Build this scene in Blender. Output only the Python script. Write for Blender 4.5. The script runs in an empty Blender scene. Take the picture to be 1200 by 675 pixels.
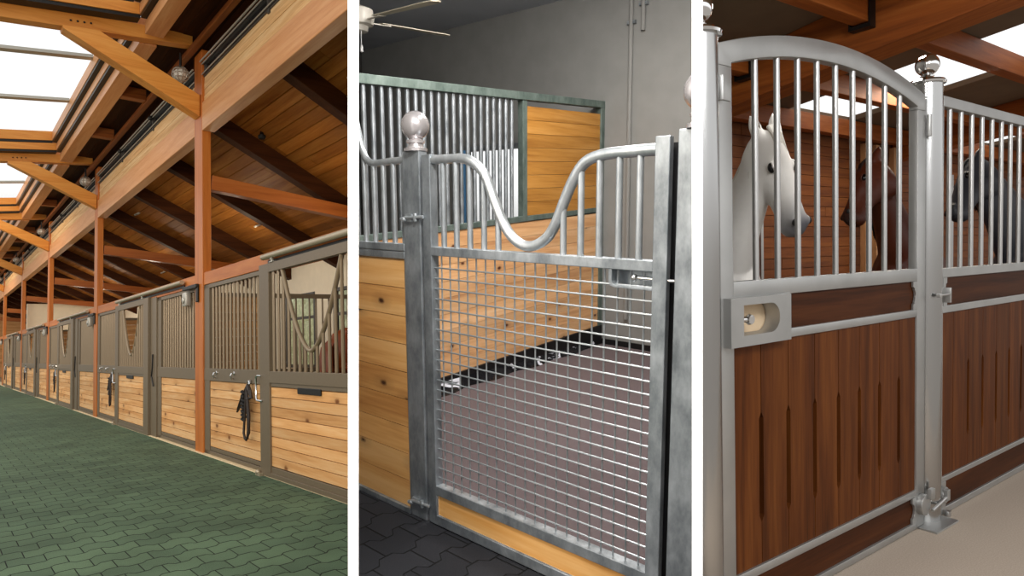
import bpy, bmesh, math, random
from mathutils import Vector, Matrix, Quaternion
random.seed(7)
S = bpy.context.scene
COL = S.collection
V = Vector
PI = math.pi

# ------------------------------------------------------------------ camera and the three stable rooms
F, CX, CY = 757.0, 600.0, 337.5           # focal length in pixels of the 1200 x 675 frame

def ray(u, v): return V((u - CX, v - CY, F))

def room_axes(vp, xv):
    """axes of a room (columns, in lens space: right, down, ahead) from its long direction"""
    a = ray(*vp).normalized()
    y = -((xv - CX) / F * a.x + a.z) / a.y
    d = V(((xv - CX) / F, y, 1.0))
    if d.y < 0: d = -d
    up = -d.normalized()
    e2 = up.cross(a)
    return Matrix((a, e2, up)).transposed()

R1 = room_axes((-85, 422), 204); H1 = 1.35      # long timber stable aisle
R2 = room_axes((-285, 240), 623); H2 = 1.50     # stall with the galvanised gate
R3 = room_axes((1702, 270), 1010); H3 = 1.50    # stable with the three horses (level)
EYE = V((0, 0, H3))

def room_matrix(R, h):
    A = R3.transposed() @ R
    return Matrix.Translation(EYE) @ A.to_4x4() @ Matrix.Translation(V((0, 0, -h)))

def wedge(R, h, u, keep):
    """the partition face seen edge-on at column u, as a cutting plane of the room"""
    n = R.transposed() @ V((F, 0, -(u - CX)))
    return (V((0, 0, h)), n.normalized() * (1 if keep == 'left' else -1))   # normal points to what is cut away

class Room:
    def __init__(s, R, h, cuts):
        s.M = room_matrix(R, h); s.R = R; s.h = h; s.cuts = cuts
    def aim(s, u, v, depth):
        return V((0, 0, s.h)) + s.R.transposed() @ (ray(u, v) / F * depth)

A1 = Room(R1, H1, [wedge(R1, H1, 407.6, 'left')])
A2 = Room(R2, H2, [wedge(R2, H2, 420.35, 'right'), wedge(R2, H2, 810.65, 'left')])
A3 = Room(R3, H3, [wedge(R3, H3, 823.65, 'right')])
ROOM = A1
def use(r):
    global ROOM
    ROOM = r

cam = bpy.data.objects.new('camera', bpy.data.cameras.new('camera'))
COL.objects.link(cam)
Rt = R3.transposed()
cam.matrix_world = Matrix.Translation(EYE) @ Matrix((Rt @ V((1, 0, 0)), Rt @ V((0, -1, 0)), Rt @ V((0, 0, -1)))).transposed().to_4x4()
cam.data.sensor_width = 36.0
cam.data.lens = 36.0 * F / 1200.0
cam.data.clip_start = 0.05
S.camera = cam

# ------------------------------------------------------------------ mesh helpers
class MB:
    def __init__(s, smooth=None, bevel=0.0):
        s.v = []; s.f = []; s.smooth = smooth; s.bevel = bevel
    def add(s, vs, fs):
        o = len(s.v); s.v += [V(p) for p in vs]; s.f += [[i + o for i in f] for f in fs]; return s
    def box(s, a, b):
        x0, x1 = sorted((a[0], b[0])); y0, y1 = sorted((a[1], b[1])); z0, z1 = sorted((a[2], b[2]))
        return s.add([(x0, y0, z0), (x1, y0, z0), (x1, y1, z0), (x0, y1, z0), (x0, y0, z1), (x1, y0, z1), (x1, y1, z1), (x0, y1, z1)],
                     [(3, 2, 1, 0), (4, 5, 6, 7), (0, 1, 5, 4), (1, 2, 6, 5), (2, 3, 7, 6), (3, 0, 4, 7)])
    def hexa(s, bot, top):
        return s.add(list(bot) + list(top), [(3, 2, 1, 0), (4, 5, 6, 7), (0, 1, 5, 4), (1, 2, 6, 5), (2, 3, 7, 6), (3, 0, 4, 7)])
    def bar(s, p, q, w, h, up=(0, 0, 1)):
        """square-section bar from p to q, w across, h along up"""
        p = V(p); q = V(q); d = (q - p).normalized(); u = V(up); u = (u - d * u.dot(d)).normalized(); c = d.cross(u)
        o = [c * (i * w / 2) + u * (j * h / 2) for i, j in ((-1, -1), (1, -1), (1, 1), (-1, 1))]
        return s.add([p + k for k in o] + [q + k for k in o], [(3, 2, 1, 0), (4, 5, 6, 7), (0, 1, 5, 4), (1, 2, 6, 5), (2, 3, 7, 6), (3, 0, 4, 7)])
    def prism(s, poly, ext):
        n = len(poly); e = V(ext); a = [V(p) for p in poly]
        return s.add(a + [p + e for p in a], [list(range(n))[::-1], list(range(n, 2 * n))] + [(i, (i + 1) % n, n + (i + 1) % n, n + i) for i in range(n)])
    def tube(s, pts, r, n=10, rs=None, closed=False):
        P = [V(p) for p in pts]; m = len(P); rings = []
        d0 = (P[1] - P[0]).normalized(); u = d0.orthogonal().normalized()
        for i in range(m):
            if closed: d = (P[(i + 1) % m] - P[i - 1]).normalized()
            else: d = ((P[i + 1] - P[i]).normalized() if i < m - 1 else V((0, 0, 0))) + ((P[i] - P[i - 1]).normalized() if i else V((0, 0, 0)))
            d.normalize(); u = (u - d * u.dot(d)).normalized(); w = d.cross(u); rr = rs[i] if rs else r
            rings.append([P[i] + (u * math.cos(2 * PI * k / n) + w * math.sin(2 * PI * k / n)) * rr for k in range(n)])
        fs = []
        for i in range(m if closed else m - 1):
            j = (i + 1) % m
            for k in range(n):
                fs.append((i * n + k, i * n + (k + 1) % n, j * n + (k + 1) % n, j * n + k))
        if not closed: fs += [list(range(n))[::-1], list(range((m - 1) * n, m * n))]
        return s.add([p for rg in rings for p in rg], fs)
    def lathe(s, prof, c, n=24, axis=(0, 0, 1)):
        q = V((0, 0, 1)).rotation_difference(V(axis)); vs = []; fs = []; m = len(prof)
        for r, z in prof:
            for k in range(n):
                a = 2 * PI * k / n; vs.append(V(c) + q @ V((max(r, 1e-4) * math.cos(a), max(r, 1e-4) * math.sin(a), z)))
        for i in range(m - 1):
            for k in range(n): fs.append((i * n + k, i * n + (k + 1) % n, (i + 1) * n + (k + 1) % n, (i + 1) * n + k))
        fs += [list(range(n))[::-1], list(range((m - 1) * n, m * n))]
        return s.add(vs, fs)
    def ball(s, c, r, n=20, sq=(1, 1, 1)):
        m = n // 2; vs = []; fs = []
        for i in range(m + 1):
            t = PI * i / m
            for k in range(n):
                a = 2 * PI * k / n
                vs.append(V(c) + V((max(math.sin(t), 1e-3) * math.cos(a) * r * sq[0], max(math.sin(t), 1e-3) * math.sin(a) * r * sq[1], -math.cos(t) * r * sq[2])))
        for i in range(m):
            for k in range(n): fs.append((i * n + k, i * n + (k + 1) % n, (i + 1) * n + (k + 1) % n, (i + 1) * n + k))
        fs += [list(range(n))[::-1], list(range(m * n, (m + 1) * n))]
        return s.add(vs, fs)
    def build(s, name, mat, parent=None, base=None, cut=True, kind=None, modifier=None):
        """link as one mesh object; vertices are in room coordinates"""
        bm = bmesh.new()
        bv = [bm.verts.new(p) for p in s.v]
        for f in s.f:
            try: bm.faces.new([bv[i] for i in f])
            except ValueError: pass
        if s.bevel:
            bm.normal_update()
            es = [e for e in bm.edges if len(e.link_faces) == 2 and e.calc_face_angle(0) > 0.5]
            bmesh.ops.bevel(bm, geom=es, offset=s.bevel, segments=2, affect='EDGES', profile=0.5, clamp_overlap=True)
        if cut:
            for co, no in ROOM.cuts:
                ds = [(p.co - co).dot(no) for p in bm.verts]
                if not ds or max(ds) <= 1e-5: continue
                if min(ds) >= -1e-5:
                    bm.free(); return None
                bmesh.ops.bisect_plane(bm, geom=bm.verts[:] + bm.edges[:] + bm.faces[:], plane_co=co, plane_no=no, clear_outer=True)
                be = [e for e in bm.edges if e.is_boundary]
                if be: bmesh.ops.holes_fill(bm, edges=be, sides=0)
        bmesh.ops.recalc_face_normals(bm, faces=bm.faces[:])
        root = parent
        while root is not None and root.parent is not None: root = root.parent
        b = V(root['_base']) if root is not None else (V(base) if base is not None else V((0, 0, 0)))
        if root is None and base is None:
            vs = bm.verts
            b = V(((min(p.co.x for p in vs) + max(p.co.x for p in vs)) / 2, (min(p.co.y for p in vs) + max(p.co.y for p in vs)) / 2, min(p.co.z for p in vs)))
        for p in bm.verts: p.co -= b
        me = bpy.data.meshes.new(name); bm.to_mesh(me); bm.free()
        for mm in (mat if isinstance(mat, (list, tuple)) else [mat]): me.materials.append(mm)
        if s.smooth is not None:
            me.polygons.foreach_set('use_smooth', [True] * len(me.polygons))
            me.set_sharp_from_angle(angle=math.radians(s.smooth))
        o = bpy.data.objects.new(name, me); COL.objects.link(o)
        if parent is not None: o.parent = parent
        else:
            o.matrix_world = ROOM.M @ Matrix.Translation(b); o['_base'] = tuple(b)
        if kind: o['kind'] = kind
        return o

def thing(name, label, cat, base, group=None):
    o = bpy.data.objects.new(name, None); COL.objects.link(o)
    o.empty_display_size = 0.1
    o['_base'] = tuple(base); o.matrix_world = ROOM.M @ Matrix.Translation(V(base))
    return tag(o, label, cat, group)
def tag(o, label, cat, group=None):
    if o is None: return None
    o['label'] = label; o['category'] = cat
    if group: o['group'] = group
    return o
def plabel(o, label):
    if o is not None: o['label'] = label
    return o
def box(a, b, bevel=0.0): return MB(bevel=bevel).box(a, b)
def rod(p, q, r, n=10): return MB(smooth=40).tube([p, q], r, n)
ORD = ['first', 'second', 'third', 'fourth', 'fifth', 'sixth', 'seventh', 'eighth', 'ninth', 'tenth', 'eleventh', 'twelfth', 'thirteenth', 'fourteenth', 'fifteenth', 'sixteenth']

# ------------------------------------------------------------------ materials
def lin(c):
    c = c.lstrip('#'); r = [int(c[i:i + 2], 16) / 255 for i in (0, 2, 4)]
    return tuple((x / 12.92 if x <= 0.04045 else ((x + 0.055) / 1.055) ** 2.4) for x in r) + (1.0,)

class Mat:
    def __init__(s, name, rough=0.6, metal=0.0):
        s.m = bpy.data.materials.new(name); s.m.use_nodes = True
        s.t = s.m.node_tree; s.b = s.t.nodes['Principled BSDF']
        s.b.inputs['Roughness'].default_value = rough; s.b.inputs['Metallic'].default_value = metal
        s.tc = None
    def n(s, kind, **kw):
        nd = s.t.nodes.new(kind)
        for k, v in kw.items():
            if k in nd.inputs: nd.inputs[k].default_value = v
            else: setattr(nd, k, v)
        return nd
    def l(s, a, b): s.t.links.new(a, b)
    def obj(s):
        if not s.tc: s.tc = s.n('ShaderNodeTexCoord')
        return s.tc.outputs['Object']
    def math(s, op, a, b=None):
        nd = s.n('ShaderNodeMath'); nd.operation = op
        for i, x in enumerate((a, b)):
            if x is None: continue
            if isinstance(x, (int, float)): nd.inputs[i].default_value = x
            else: s.l(x, nd.inputs[i])
        return nd.outputs[0]
    def ramp(s, fac, stops):
        r = s.n('ShaderNodeValToRGB'); e = r.color_ramp.elements
        while len(e) < len(stops): e.new(0.5)
        for k, (p, c) in enumerate(stops): e[k].position = p; e[k].color = lin(c) if isinstance(c, str) else c
        s.l(fac, r.inputs[0]); return r.outputs[0]
    def mix(s, fac, a, b, mode='MIX'):
        m = s.n('ShaderNodeMix'); m.data_type = 'RGBA'; m.blend_type = mode
        for i, x in ((0, fac), (6, a), (7, b)):
            if isinstance(x, (int, float)): m.inputs[i].default_value = x
            elif isinstance(x, str): m.inputs[i].default_value = lin(x)
            elif isinstance(x, tuple): m.inputs[i].default_value = x
            else: s.l(x, m.inputs[i])
        return m.outputs[2]
    def bump(s, h, strength=0.3, dist=0.01):
        b = s.n('ShaderNodeBump', Strength=strength, Distance=dist); s.l(h, b.inputs['Height']); s.l(b.outputs[0], s.b.inputs['Normal'])

def plain(name, c, rough=0.6, metal=0.0, noise=0.0, nscale=20):
    m = Mat(name, rough, metal)
    if noise:
        t = m.n('ShaderNodeTexNoise', Scale=nscale, Detail=4.0); m.l(m.obj(), t.inputs['Vector'])
        col = m.ramp(t.outputs[0], [(0.25, tuple(x * (1 - noise) for x in lin(c)[:3]) + (1,)), (0.75, tuple(min(1, x * (1 + noise)) for x in lin(c)[:3]) + (1,))])
        m.l(col, m.b.inputs['Base Color'])
    else: m.b.inputs['Base Color'].default_value = lin(c)
    return m.m

def wood(name, dark, mid, light, axis='x', grain=14.0, rough=0.55, vary=0.3, knots=0.0, knotc='#4a2410', bump=0.15, spec=0.4):
    m = Mat(name, rough); m.b.inputs['Specular IOR Level'].default_value = spec
    geo = m.n('ShaderNodeNewGeometry'); isl = geo.outputs['Random Per Island']
    off = m.n('ShaderNodeCombineXYZ'); k = m.math('MULTIPLY', isl, 37.0)
    for i in range(3): m.l(k, off.inputs[i])
    va = m.n('ShaderNodeVectorMath', operation='ADD'); m.l(m.obj(), va.inputs[0]); m.l(off.outputs[0], va.inputs[1])
    mp = m.n('ShaderNodeMapping'); m.l(va.outputs[0], mp.inputs[0])
    sc = {'x': (0.06, 1, 1), 'y': (1, 0.06, 1), 'z': (1, 1, 0.06)}[axis]; mp.inputs['Scale'].default_value = sc
    t = m.n('ShaderNodeTexNoise', Scale=grain, Detail=5.0, Roughness=0.6, Distortion=0.6); m.l(mp.outputs[0], t.inputs['Vector'])
    t2 = m.n('ShaderNodeTexNoise', Scale=grain * 7, Detail=3.0); m.l(mp.outputs[0], t2.inputs['Vector'])
    f = m.math('ADD', m.math('MULTIPLY', t.outputs[0], 0.75), m.math('MULTIPLY', t2.outputs[0], 0.25))
    col = m.ramp(f, [(0.3, dark), (0.5, mid), (0.72, light)])
    br = m.math('ADD', m.math('MULTIPLY', isl, vary), 1.0 - vary / 2)
    vm = m.n('ShaderNodeVectorMath', operation='SCALE'); m.l(col, vm.inputs[0]); m.l(br, vm.inputs['Scale'])
    out = vm.outputs[0]
    if knots:
        sx = m.n('ShaderNodeSeparateXYZ'); m.l(va.outputs[0], sx.inputs[0])
        mk = m.n('ShaderNodeCombineXYZ'); m.l(m.math('MULTIPLY', sx.outputs[0 if axis == 'x' else 1], 0.6), mk.inputs[0]); m.l(sx.outputs[2], mk.inputs[1])
        vo = m.n('ShaderNodeTexVoronoi', Scale=knots); vo.feature = 'F1'; vo.voronoi_dimensions = '2D'; m.l(mk.outputs[0], vo.inputs['Vector'])
        w = m.n('ShaderNodeTexNoise', Scale=30.0); m.l(m.obj(), w.inputs['Vector'])
        dd = m.math('ADD', vo.outputs['Distance'], m.math('MULTIPLY', w.outputs[0], 0.06))
        rnd = m.n('ShaderNodeSeparateColor'); m.l(vo.outputs['Color'], rnd.inputs[0])
        sel = m.math('GREATER_THAN', rnd.outputs[0], 0.32)
        kf = m.ramp(dd, [(0.055, (1, 1, 1, 1)), (0.105, (0.0, 0.0, 0.0, 1))])
        out = m.mix(m.math('MULTIPLY', kf, sel), out, knotc)
        kr = m.ramp(dd, [(0.10, (0.45, 0.45, 0.45, 1)), (0.26, (0, 0, 0, 1))])
        out = m.mix(m.math('MULTIPLY', m.math('MULTIPLY', kr, sel), 0.5), out, mid and knotc)
    m.l(out, m.b.inputs['Base Color'])
    m.bump(f, bump, 0.004)
    return m.m

def galv(name, a, b, rough=0.42, metal=0.75, scale=9.0, stretch=(1, 1, 0.5)):
    m = Mat(name, rough, metal)
    mp = m.n('ShaderNodeMapping'); m.l(m.obj(), mp.inputs[0]); mp.inputs['Scale'].default_value = stretch
    t = m.n('ShaderNodeTexNoise', Scale=scale, Detail=7.0, Roughness=0.65); m.l(mp.outputs[0], t.inputs['Vector'])
    m.l(m.ramp(t.outputs[0], [(0.32, a), (0.68, b)]), m.b.inputs['Base Color'])
    m.l(m.math('ADD', m.math('MULTIPLY', t.outputs[0], 0.3), rough - 0.15), m.b.inputs['Roughness'])
    m.bump(t.outputs[0], 0.08, 0.004)
    return m.m

def pavers(name, base, alt, joint, bw, rh, wave, wl, rough=0.85, along='y', mortar=.0045, squeeze=1.0):
    """interlocking rubber blocks with wavy joints"""
    m = Mat(name, rough); m.b.inputs['Specular IOR Level'].default_value = 0.25
    sp = m.n('ShaderNodeSeparateXYZ'); m.l(m.obj(), sp.inputs[0])
    X, Y = sp.outputs[0], sp.outputs[1]
    a, b = (Y, X) if along == 'y' else (X, Y)
    tri = m.math('PINGPONG', a, wl / 2)
    tri = m.math('MAXIMUM', m.math('MINIMUM', tri, wl * 0.32), wl * 0.18)
    wob = m.math('MULTIPLY', m.math('SUBTRACT', tri, wl / 4), wave / (wl * .07))
    cb = m.n('ShaderNodeCombineXYZ'); m.l(a, cb.inputs[0]); m.l(m.math('MULTIPLY', m.math('ADD', b, wob), squeeze), cb.inputs[1])
    br = m.n('ShaderNodeTexBrick'); m.l(cb.outputs[0], br.inputs['Vector'])
    br.offset = 0.5; br.inputs['Scale'].default_value = 1.0; br.inputs['Brick Width'].default_value = bw; br.inputs['Row Height'].default_value = rh * squeeze
    br.inputs['Mortar Size'].default_value = mortar; br.inputs['Mortar Smooth'].default_value = 0.3; br.inputs['Bias'].default_value = 0.0
    br.inputs['Color1'].default_value = lin(base); br.inputs['Color2'].default_value = lin(alt); br.inputs['Mortar'].default_value = lin(joint)
    t = m.n('ShaderNodeTexNoise', Scale=260.0, Detail=2.0); m.l(m.obj(), t.inputs['Vector'])
    t2 = m.n('ShaderNodeTexNoise', Scale=1.6, Detail=4.0); m.l(m.obj(), t2.inputs['Vector'])
    c = m.mix(0.55, br.outputs['Color'], m.ramp(t.outputs[0], [(0.3, '#555555'), (0.7, '#ffffff')]), 'MULTIPLY')
    c = m.mix(0.45, c, m.ramp(t2.outputs[0], [(0.3, '#8a8a8a'), (0.7, '#ffffff')]), 'MULTIPLY')
    m.l(c, m.b.inputs['Base Color'])
    h = m.math('SUBTRACT', m.math('MULTIPLY', t.outputs[0], 0.25), br.outputs['Fac'])
    m.bump(h, 0.6, 0.004)
    return m.m

def clear(name, tint, gloss=0.06):
    m = Mat(name); nt = m.t
    tr = m.n('ShaderNodeBsdfTransparent'); tr.inputs[0].default_value = tint
    gl = m.n('ShaderNodeBsdfGlossy'); gl.inputs['Roughness'].default_value = 0.05
    mx = m.n('ShaderNodeMixShader'); mx.inputs[0].default_value = gloss
    m.l(tr.outputs[0], mx.inputs[1]); m.l(gl.outputs[0], mx.inputs[2])
    m.l(mx.outputs[0], nt.nodes['Material Output'].inputs[0])
    return m.m

# timber of the long aisle
W_post_z = wood('stained_post_wood', '#a0541a', '#ba6826', '#c87c38', 'z', 10, 0.4, 0.15, bump=0.1)
W_hdr_x = wood('stained_header_wood', '#a0541a', '#ba6826', '#c87c38', 'x', 10, 0.4, 0.15, bump=0.1)
W_post_y = wood('stained_stall_tie_wood', '#8c481a', '#a45a24', '#b26c34', 'y', 10, 0.4, 0.15, bump=0.1)
W_beam_x = wood('stained_beam_wood', '#bd7c46', '#cf935f', '#dba878', 'x', 10, 0.45, 0.15, bump=0.1)
W_beam_y = wood('stained_tie_wood', '#be7226', '#d48c3c', '#e0a050', 'y', 10, 0.45, 0.2, bump=0.1)
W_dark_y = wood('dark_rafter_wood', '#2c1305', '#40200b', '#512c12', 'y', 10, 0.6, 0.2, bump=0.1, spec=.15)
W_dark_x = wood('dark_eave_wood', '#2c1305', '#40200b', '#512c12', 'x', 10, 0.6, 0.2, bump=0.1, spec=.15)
W_mid_y = wood('brown_joist_wood', '#6a3512', '#8a4c1c', '#9d5f2a', 'y', 10, 0.5, 0.2, bump=0.1)
W_mid_x = wood('brown_ledger_wood', '#6a3512', '#8a4c1c', '#9d5f2a', 'x', 10, 0.5, 0.2, bump=0.1)
W_deck = wood('roof_board_wood', '#7c4412', '#9c6024', '#b47a38', 'x', 9, 0.55, 0.6, bump=0.1, spec=.2)
W_clad = wood('pale_cladding_wood', '#b98650', '#d7ab74', '#e9cc9c', 'x', 12, 0.6, 0.2, bump=0.08)
W_stall = wood('stall_board_wood', '#bf8246', '#dca468', '#ecc490', 'x', 8, 0.6, 0.28, spec=.25, knots=2.2, knotc='#7c4a22', bump=0.08)
W_stall_y = wood('divider_board_wood', '#b27840', '#d29a60', '#e6b983', 'y', 8, 0.6, 0.28, bump=0.08)
M_taupe = plain('taupe_painted_steel', '#72634e', 0.42, 0.1, 0.06, 30)
M_taupe_bar = plain('taupe_steel_bar', '#8d7a60', 0.3, 0.25)
M_tube = plain('pale_track_steel', '#b3a58c', 0.35, 0.5)
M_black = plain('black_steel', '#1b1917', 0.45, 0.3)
M_chrome = plain('polished_steel', '#d8d8d8', 0.12, 1.0)
M_strap = plain('dark_brown_leather', '#2b2019', 0.55)
M_rope = plain('black_woven_rope', '#1d1a19', 0.8)
M_curb = plain('pale_concrete', '#d9c49c', 0.85, 0, 0.12, 14)
M_cream = plain('cream_plaster', '#eee2c8', 0.9, 0, 0.04, 6)
M_white = plain('white_painted_board', '#ffffff', 0.9)
M_glassd = clear('dim_window_glass', (0.7, 0.66, 0.75, 1), 0.35)
M_glass = clear('clear_roof_glass', (0.97, 0.98, 0.98, 1), 0.03)
M_alu = plain('grey_aluminium', '#b9b5aa', 0.4, 0.6)
M_dkframe = plain('dark_window_frame', '#4c4945', 0.45, 0.3)
M_bulb = plain('frosted_lamp_glass', '#e6e2d6', 0.15)
M_pav_g = pavers('green_rubber_pavers', '#6c8567', '#5d745b', '#0a0f0c', 0.205, 0.185, 0.020, 0.225, mortar=.0036, squeeze=.5)
M_stallfloor = plain('stall_bedding_floor', '#8d7557', 0.95, 0, 0.2, 30)
M_leaf = plain('green_hedge_leaves', '#e6efc2', 0.8, 0, 0.35, 9)
M_bay = plain('chestnut_horse_coat', '#8a3f1a', 0.32, 0, 0.12, 6)
# ================================================================== ROOM 1: the long timber stable aisle
use(A1)
FR = -2.68                                                   # front face of the posts
PX = [1.85, 9.05, 16.27, 23.75, 31.3, 39.5, 47.6]
PW, PD = 0.33, 0.115
NB = len(PX) - 1

# ---- setting
m = MB().add([(2.6, 3.2, 0), (60, 3.2, 0), (60, -2.651, 0), (2.6, -2.651, 0)], [(3, 2, 1, 0)])
m.add([(2.6, 3.2, -.06), (60, 3.2, -.06), (60, -2.651, -.06), (2.6, -2.651, -.06)], [(0, 1, 2, 3), ])
m.build('floor', M_pav_g, base=(0, 0, 0), kind='structure')
box((4.0, -2.651, -.08), (60, -3.0, 0.008), 0.004).build('trim_1', M_curb, base=(0, 0, 0), kind='structure')
box((4.5, -3.0, -.08), (60, -6.4, 0.0)).build('floor', M_stallfloor, base=(0, 0, 0), kind='structure')
# back wall of the stalls with a window opening in every stall
bw = MB()
wins = [(10.9 + 0, 12.35), (13.2, 14.75), (20.4, 21.9), (28.0, 29.5), (36, 37.5)]
xs = [8.5]
for a, b in wins: xs += [a, b]
xs.append(60)
for i in range(0, len(xs), 2): bw.box((xs[i], -6.2, 0), (xs[i + 1], -6.32, 3.2))
for a, b in wins:
    bw.box((a, -6.2, 0), (b, -6.32, 0.85)); bw.box((a, -6.2, 2.5), (b, -6.32, 3.2))
bw.build('wall_back', M_cream, base=(0, 0, 0), kind='structure')
for i, (a, b) in enumerate(wins):
    w = MB().box((a, -6.19, .85), (a + .07, -6.28, 2.5)).box((b - .07, -6.19, .85), (b, -6.28, 2.5)).box((a, -6.19, .85), (b, -6.28, .92)).box((a, -6.19, 2.43), (b, -6.28, 2.5)).box((a, -6.2, 1.93), (b, -6.27, 1.99))
    o = w.build('window_%d' % (i + 1), M_dkframe, base=(a, -6.2, .85), kind='structure')
    if o: box((a + .07, -6.235, .92), (b - .07, -6.245, 2.43)).build('window_pane', M_glass, o)
# hedge outside the stall windows
hb = MB(); rr = random.Random(3)
for i in range(1500):
    x = rr.uniform(10, 32); z = rr.uniform(0, 3.0); y = -7.6 - rr.random() * .5; s_ = rr.uniform(.08, .17)
    a = V((rr.uniform(-1, 1), rr.uniform(-.5, .5), rr.uniform(-1, 1))).normalized() * s_; b = a.orthogonal().normalized() * s_ * .5
    hb.add([V((x, y, z)) - a, V((x, y, z)) + b, V((x, y, z)) + a, V((x, y, z)) - b], [(0, 1, 2, 3)])
hb.box((10, -7.9, 0), (32, -8.1, 2.8))
tag(hb.build('hedge', M_leaf, base=(20, -7.8, 0)), 'sunlit green hedge outside the stall windows of the timber aisle', 'hedge')
# pale cross wall far down over the stalls, and the far end of the aisle
box((31.9, -2.9, 2.3), (32.1, -6.2, 3.42)).build('wall_cross', M_cream, base=(0, 0, 0), kind='structure')
MB().box((56, 3.2, 0), (56.3, -6.6, 5.6)).build('wall_end', W_stall_y, base=(0, 0, 0), kind='structure')

# ---- roof over the stalls: boards running along the aisle
SL = 0.5
def rz(y): return 4.73 + SL * (y + 3.0)                      # underside of the boards
dk = MB(); ny = 22; w_ = 3.7 / ny
for i in range(ny):
    y0 = -2.82 - i * w_; y1 = y0 - w_ + .012; x = 2.0 - rr.random() * 2
    while x < 58:
        x2 = x + rr.uniform(3, 6)
        dk.hexa([(x, y0, rz(y0)), (x2 - .006, y0, rz(y0)), (x2 - .006, y1, rz(y1)), (x, y1, rz(y1))], [(x, y0, rz(y0) + .03), (x2 - .006, y0, rz(y0) + .03), (x2 - .006, y1, rz(y1) + .03), (x, y1, rz(y1) + .03)])
        x = x2
dk.build('ceiling', W_deck, base=(0, 0, 0), kind='structure'); dk = MB()
dk.hexa([(0, -2.8, 4.875), (60, -2.8, 4.875), (60, -6.55, 2.99), (0, -6.55, 2.99)], [(0, -2.8, 4.93), (60, -2.8, 4.93), (60, -6.55, 3.05), (0, -6.55, 3.05)])
dk.build('ceiling', M_black, base=(0, 0, 0), kind='structure')
k = 0
for i in range(20):
    x = 6.98 + i * 2.475
    if any(abs(x + .08 - p - PW / 2) < .0 for p in PX): continue
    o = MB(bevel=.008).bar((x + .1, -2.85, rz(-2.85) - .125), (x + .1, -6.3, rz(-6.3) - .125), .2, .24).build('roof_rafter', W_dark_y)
    if o:
        nm = ORD[k] if k < 16 else None
        tag(o, ('dark sloping roof rafter over the stalls, %s counted from the partition end' % nm) if nm else 'small far dark roof rafter at the end of the stall row', 'rafter', 'roof rafters over the stalls'); k += 1

# ---- timber posts, beams and ties
for j in range(1, NB + 1):
    x = PX[j]; w = ORD[j - 1]
    o = MB(bevel=.008).box((x, FR, 0.0), (x + PW, FR - PD, 5.42)).build('timber_post', W_post_z, base=(x + PW / 2, FR - PD / 2, 0))
    tag(o, 'tall orange timber post of the stall row, %s counted from the partition' % w, 'post', 'timber posts along the stalls')
    a = PX[j - 1] + PW + .002; b = x - .002
    o = MB(bevel=.01).box((a, FR, 4.285), (b, FR - .16, 4.675)).build('main_beam', W_beam_x)
    tag(o, 'broad pinkish timber beam under the clerestory, %s span counted from the partition end' % w, 'beam', 'main beams along the stalls')
    o = MB(bevel=.006).box((a, FR - .015, 2.195), (b, FR - .11, 2.36)).build('header_beam', W_hdr_x)
    tag(o, 'orange timber header rail above the stall fronts, %s span from the partition end' % w, 'beam', 'header rails above the stall fronts')
    # clerestory: boards with a window strip above
    t = thing('clerestory', 'pale boarded clerestory strip with narrow window above its beam, %s bay from the partition end' % w, 'clerestory', (a, FR - .05, 4.68), 'clerestory strips')
    c = MB()
    for q in range(4): c.box((a, FR - .03 - .004 * (q % 2), 4.68 + q * .0885), (b, FR - .07, 4.68 + q * .0885 + .0865))
    c.build('cladding', W_clad, t)
    fr = MB().box((a, FR - .02, 5.034), (b, FR - .075, 5.065)).box((a, FR - .02, 5.20), (b, FR - .075, 5.225)).box((a, FR - .03, 5.034), (a + .05, FR - .07, 5.225)).box((b - .05, FR - .03, 5.034), (b, FR - .07, 5.225))
    for q in (1, 2): xx = a + (b - a) * q / 3; fr.box((xx, FR - .015, 5.0), (xx + .05, FR - .075, 5.225))
    f_ = fr.build('window_frame', M_dkframe, t)
    box((a + .05, FR - .05, 5.06), (b - .05, FR - .055, 5.2)).build('window_pane', M_glassd, t)
    cd = MB(smooth=40).tube([(a, FR + .02, 5.235), (b, FR + .02, 5.235)], .012, 8).tube([(a, FR + .0, 5.205), (b, FR + .0, 5.205)], .008, 8).tube([(a, FR + .0, 5.062), (b, FR + .0, 5.062)], .008, 8)
    plabel(cd.build('conduit', M_alu, t), 'thin grey metal pipes along the strip')
    for q in (1, 2):
        xx = a + (b - a) * q / 3; MB(smooth=40).ball((xx, FR + .02, 5.2), .045, 10).build('junction_box', M_black, t)
    # tie from the post back over the stall
    o = MB(bevel=.006).bar((x + .1, FR - PD - .013, 3.60), (x + .1, -6.2, 3.60 - .1 * 3.4), .16, .2).build('tie_beam', W_post_y)
    tag(o, 'thick orange tie beam running back from the %s timber post over the stalls' % w, 'beam', 'tie beams over the stalls')

# ---- roof over the aisle: eave beam, boards, skylights, ties, braces
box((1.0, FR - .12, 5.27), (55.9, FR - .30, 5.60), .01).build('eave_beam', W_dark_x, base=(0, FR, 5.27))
tag(bpy.data.objects['eave_beam'], 'long dark timber eave beam above the clerestory windows', 'beam')
dk = MB()
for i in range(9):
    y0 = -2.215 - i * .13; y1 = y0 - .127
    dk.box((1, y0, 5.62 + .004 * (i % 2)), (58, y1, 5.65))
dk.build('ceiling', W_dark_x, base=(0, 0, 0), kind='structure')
for i in range(16):
    x = 6.6 + i * 2.45
    if min(abs(x - p - .1) for p in PX) < .5: continue
    o = MB(bevel=.005).box((x, -2.21, 5.42), (x + .16, -2.555, 5.60)).build('roof_joist', W_mid_y)
    tag(o, 'short dark joist between skylight kerb and eave beam, %s along the row' % ORD[min(i, 15)], 'joist', 'short joists beside the skylights')
o = box((1.0, -2.56, 5.40), (55.9, -2.64, 5.47), .005).build('ledger_strip', W_mid_x)
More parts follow.
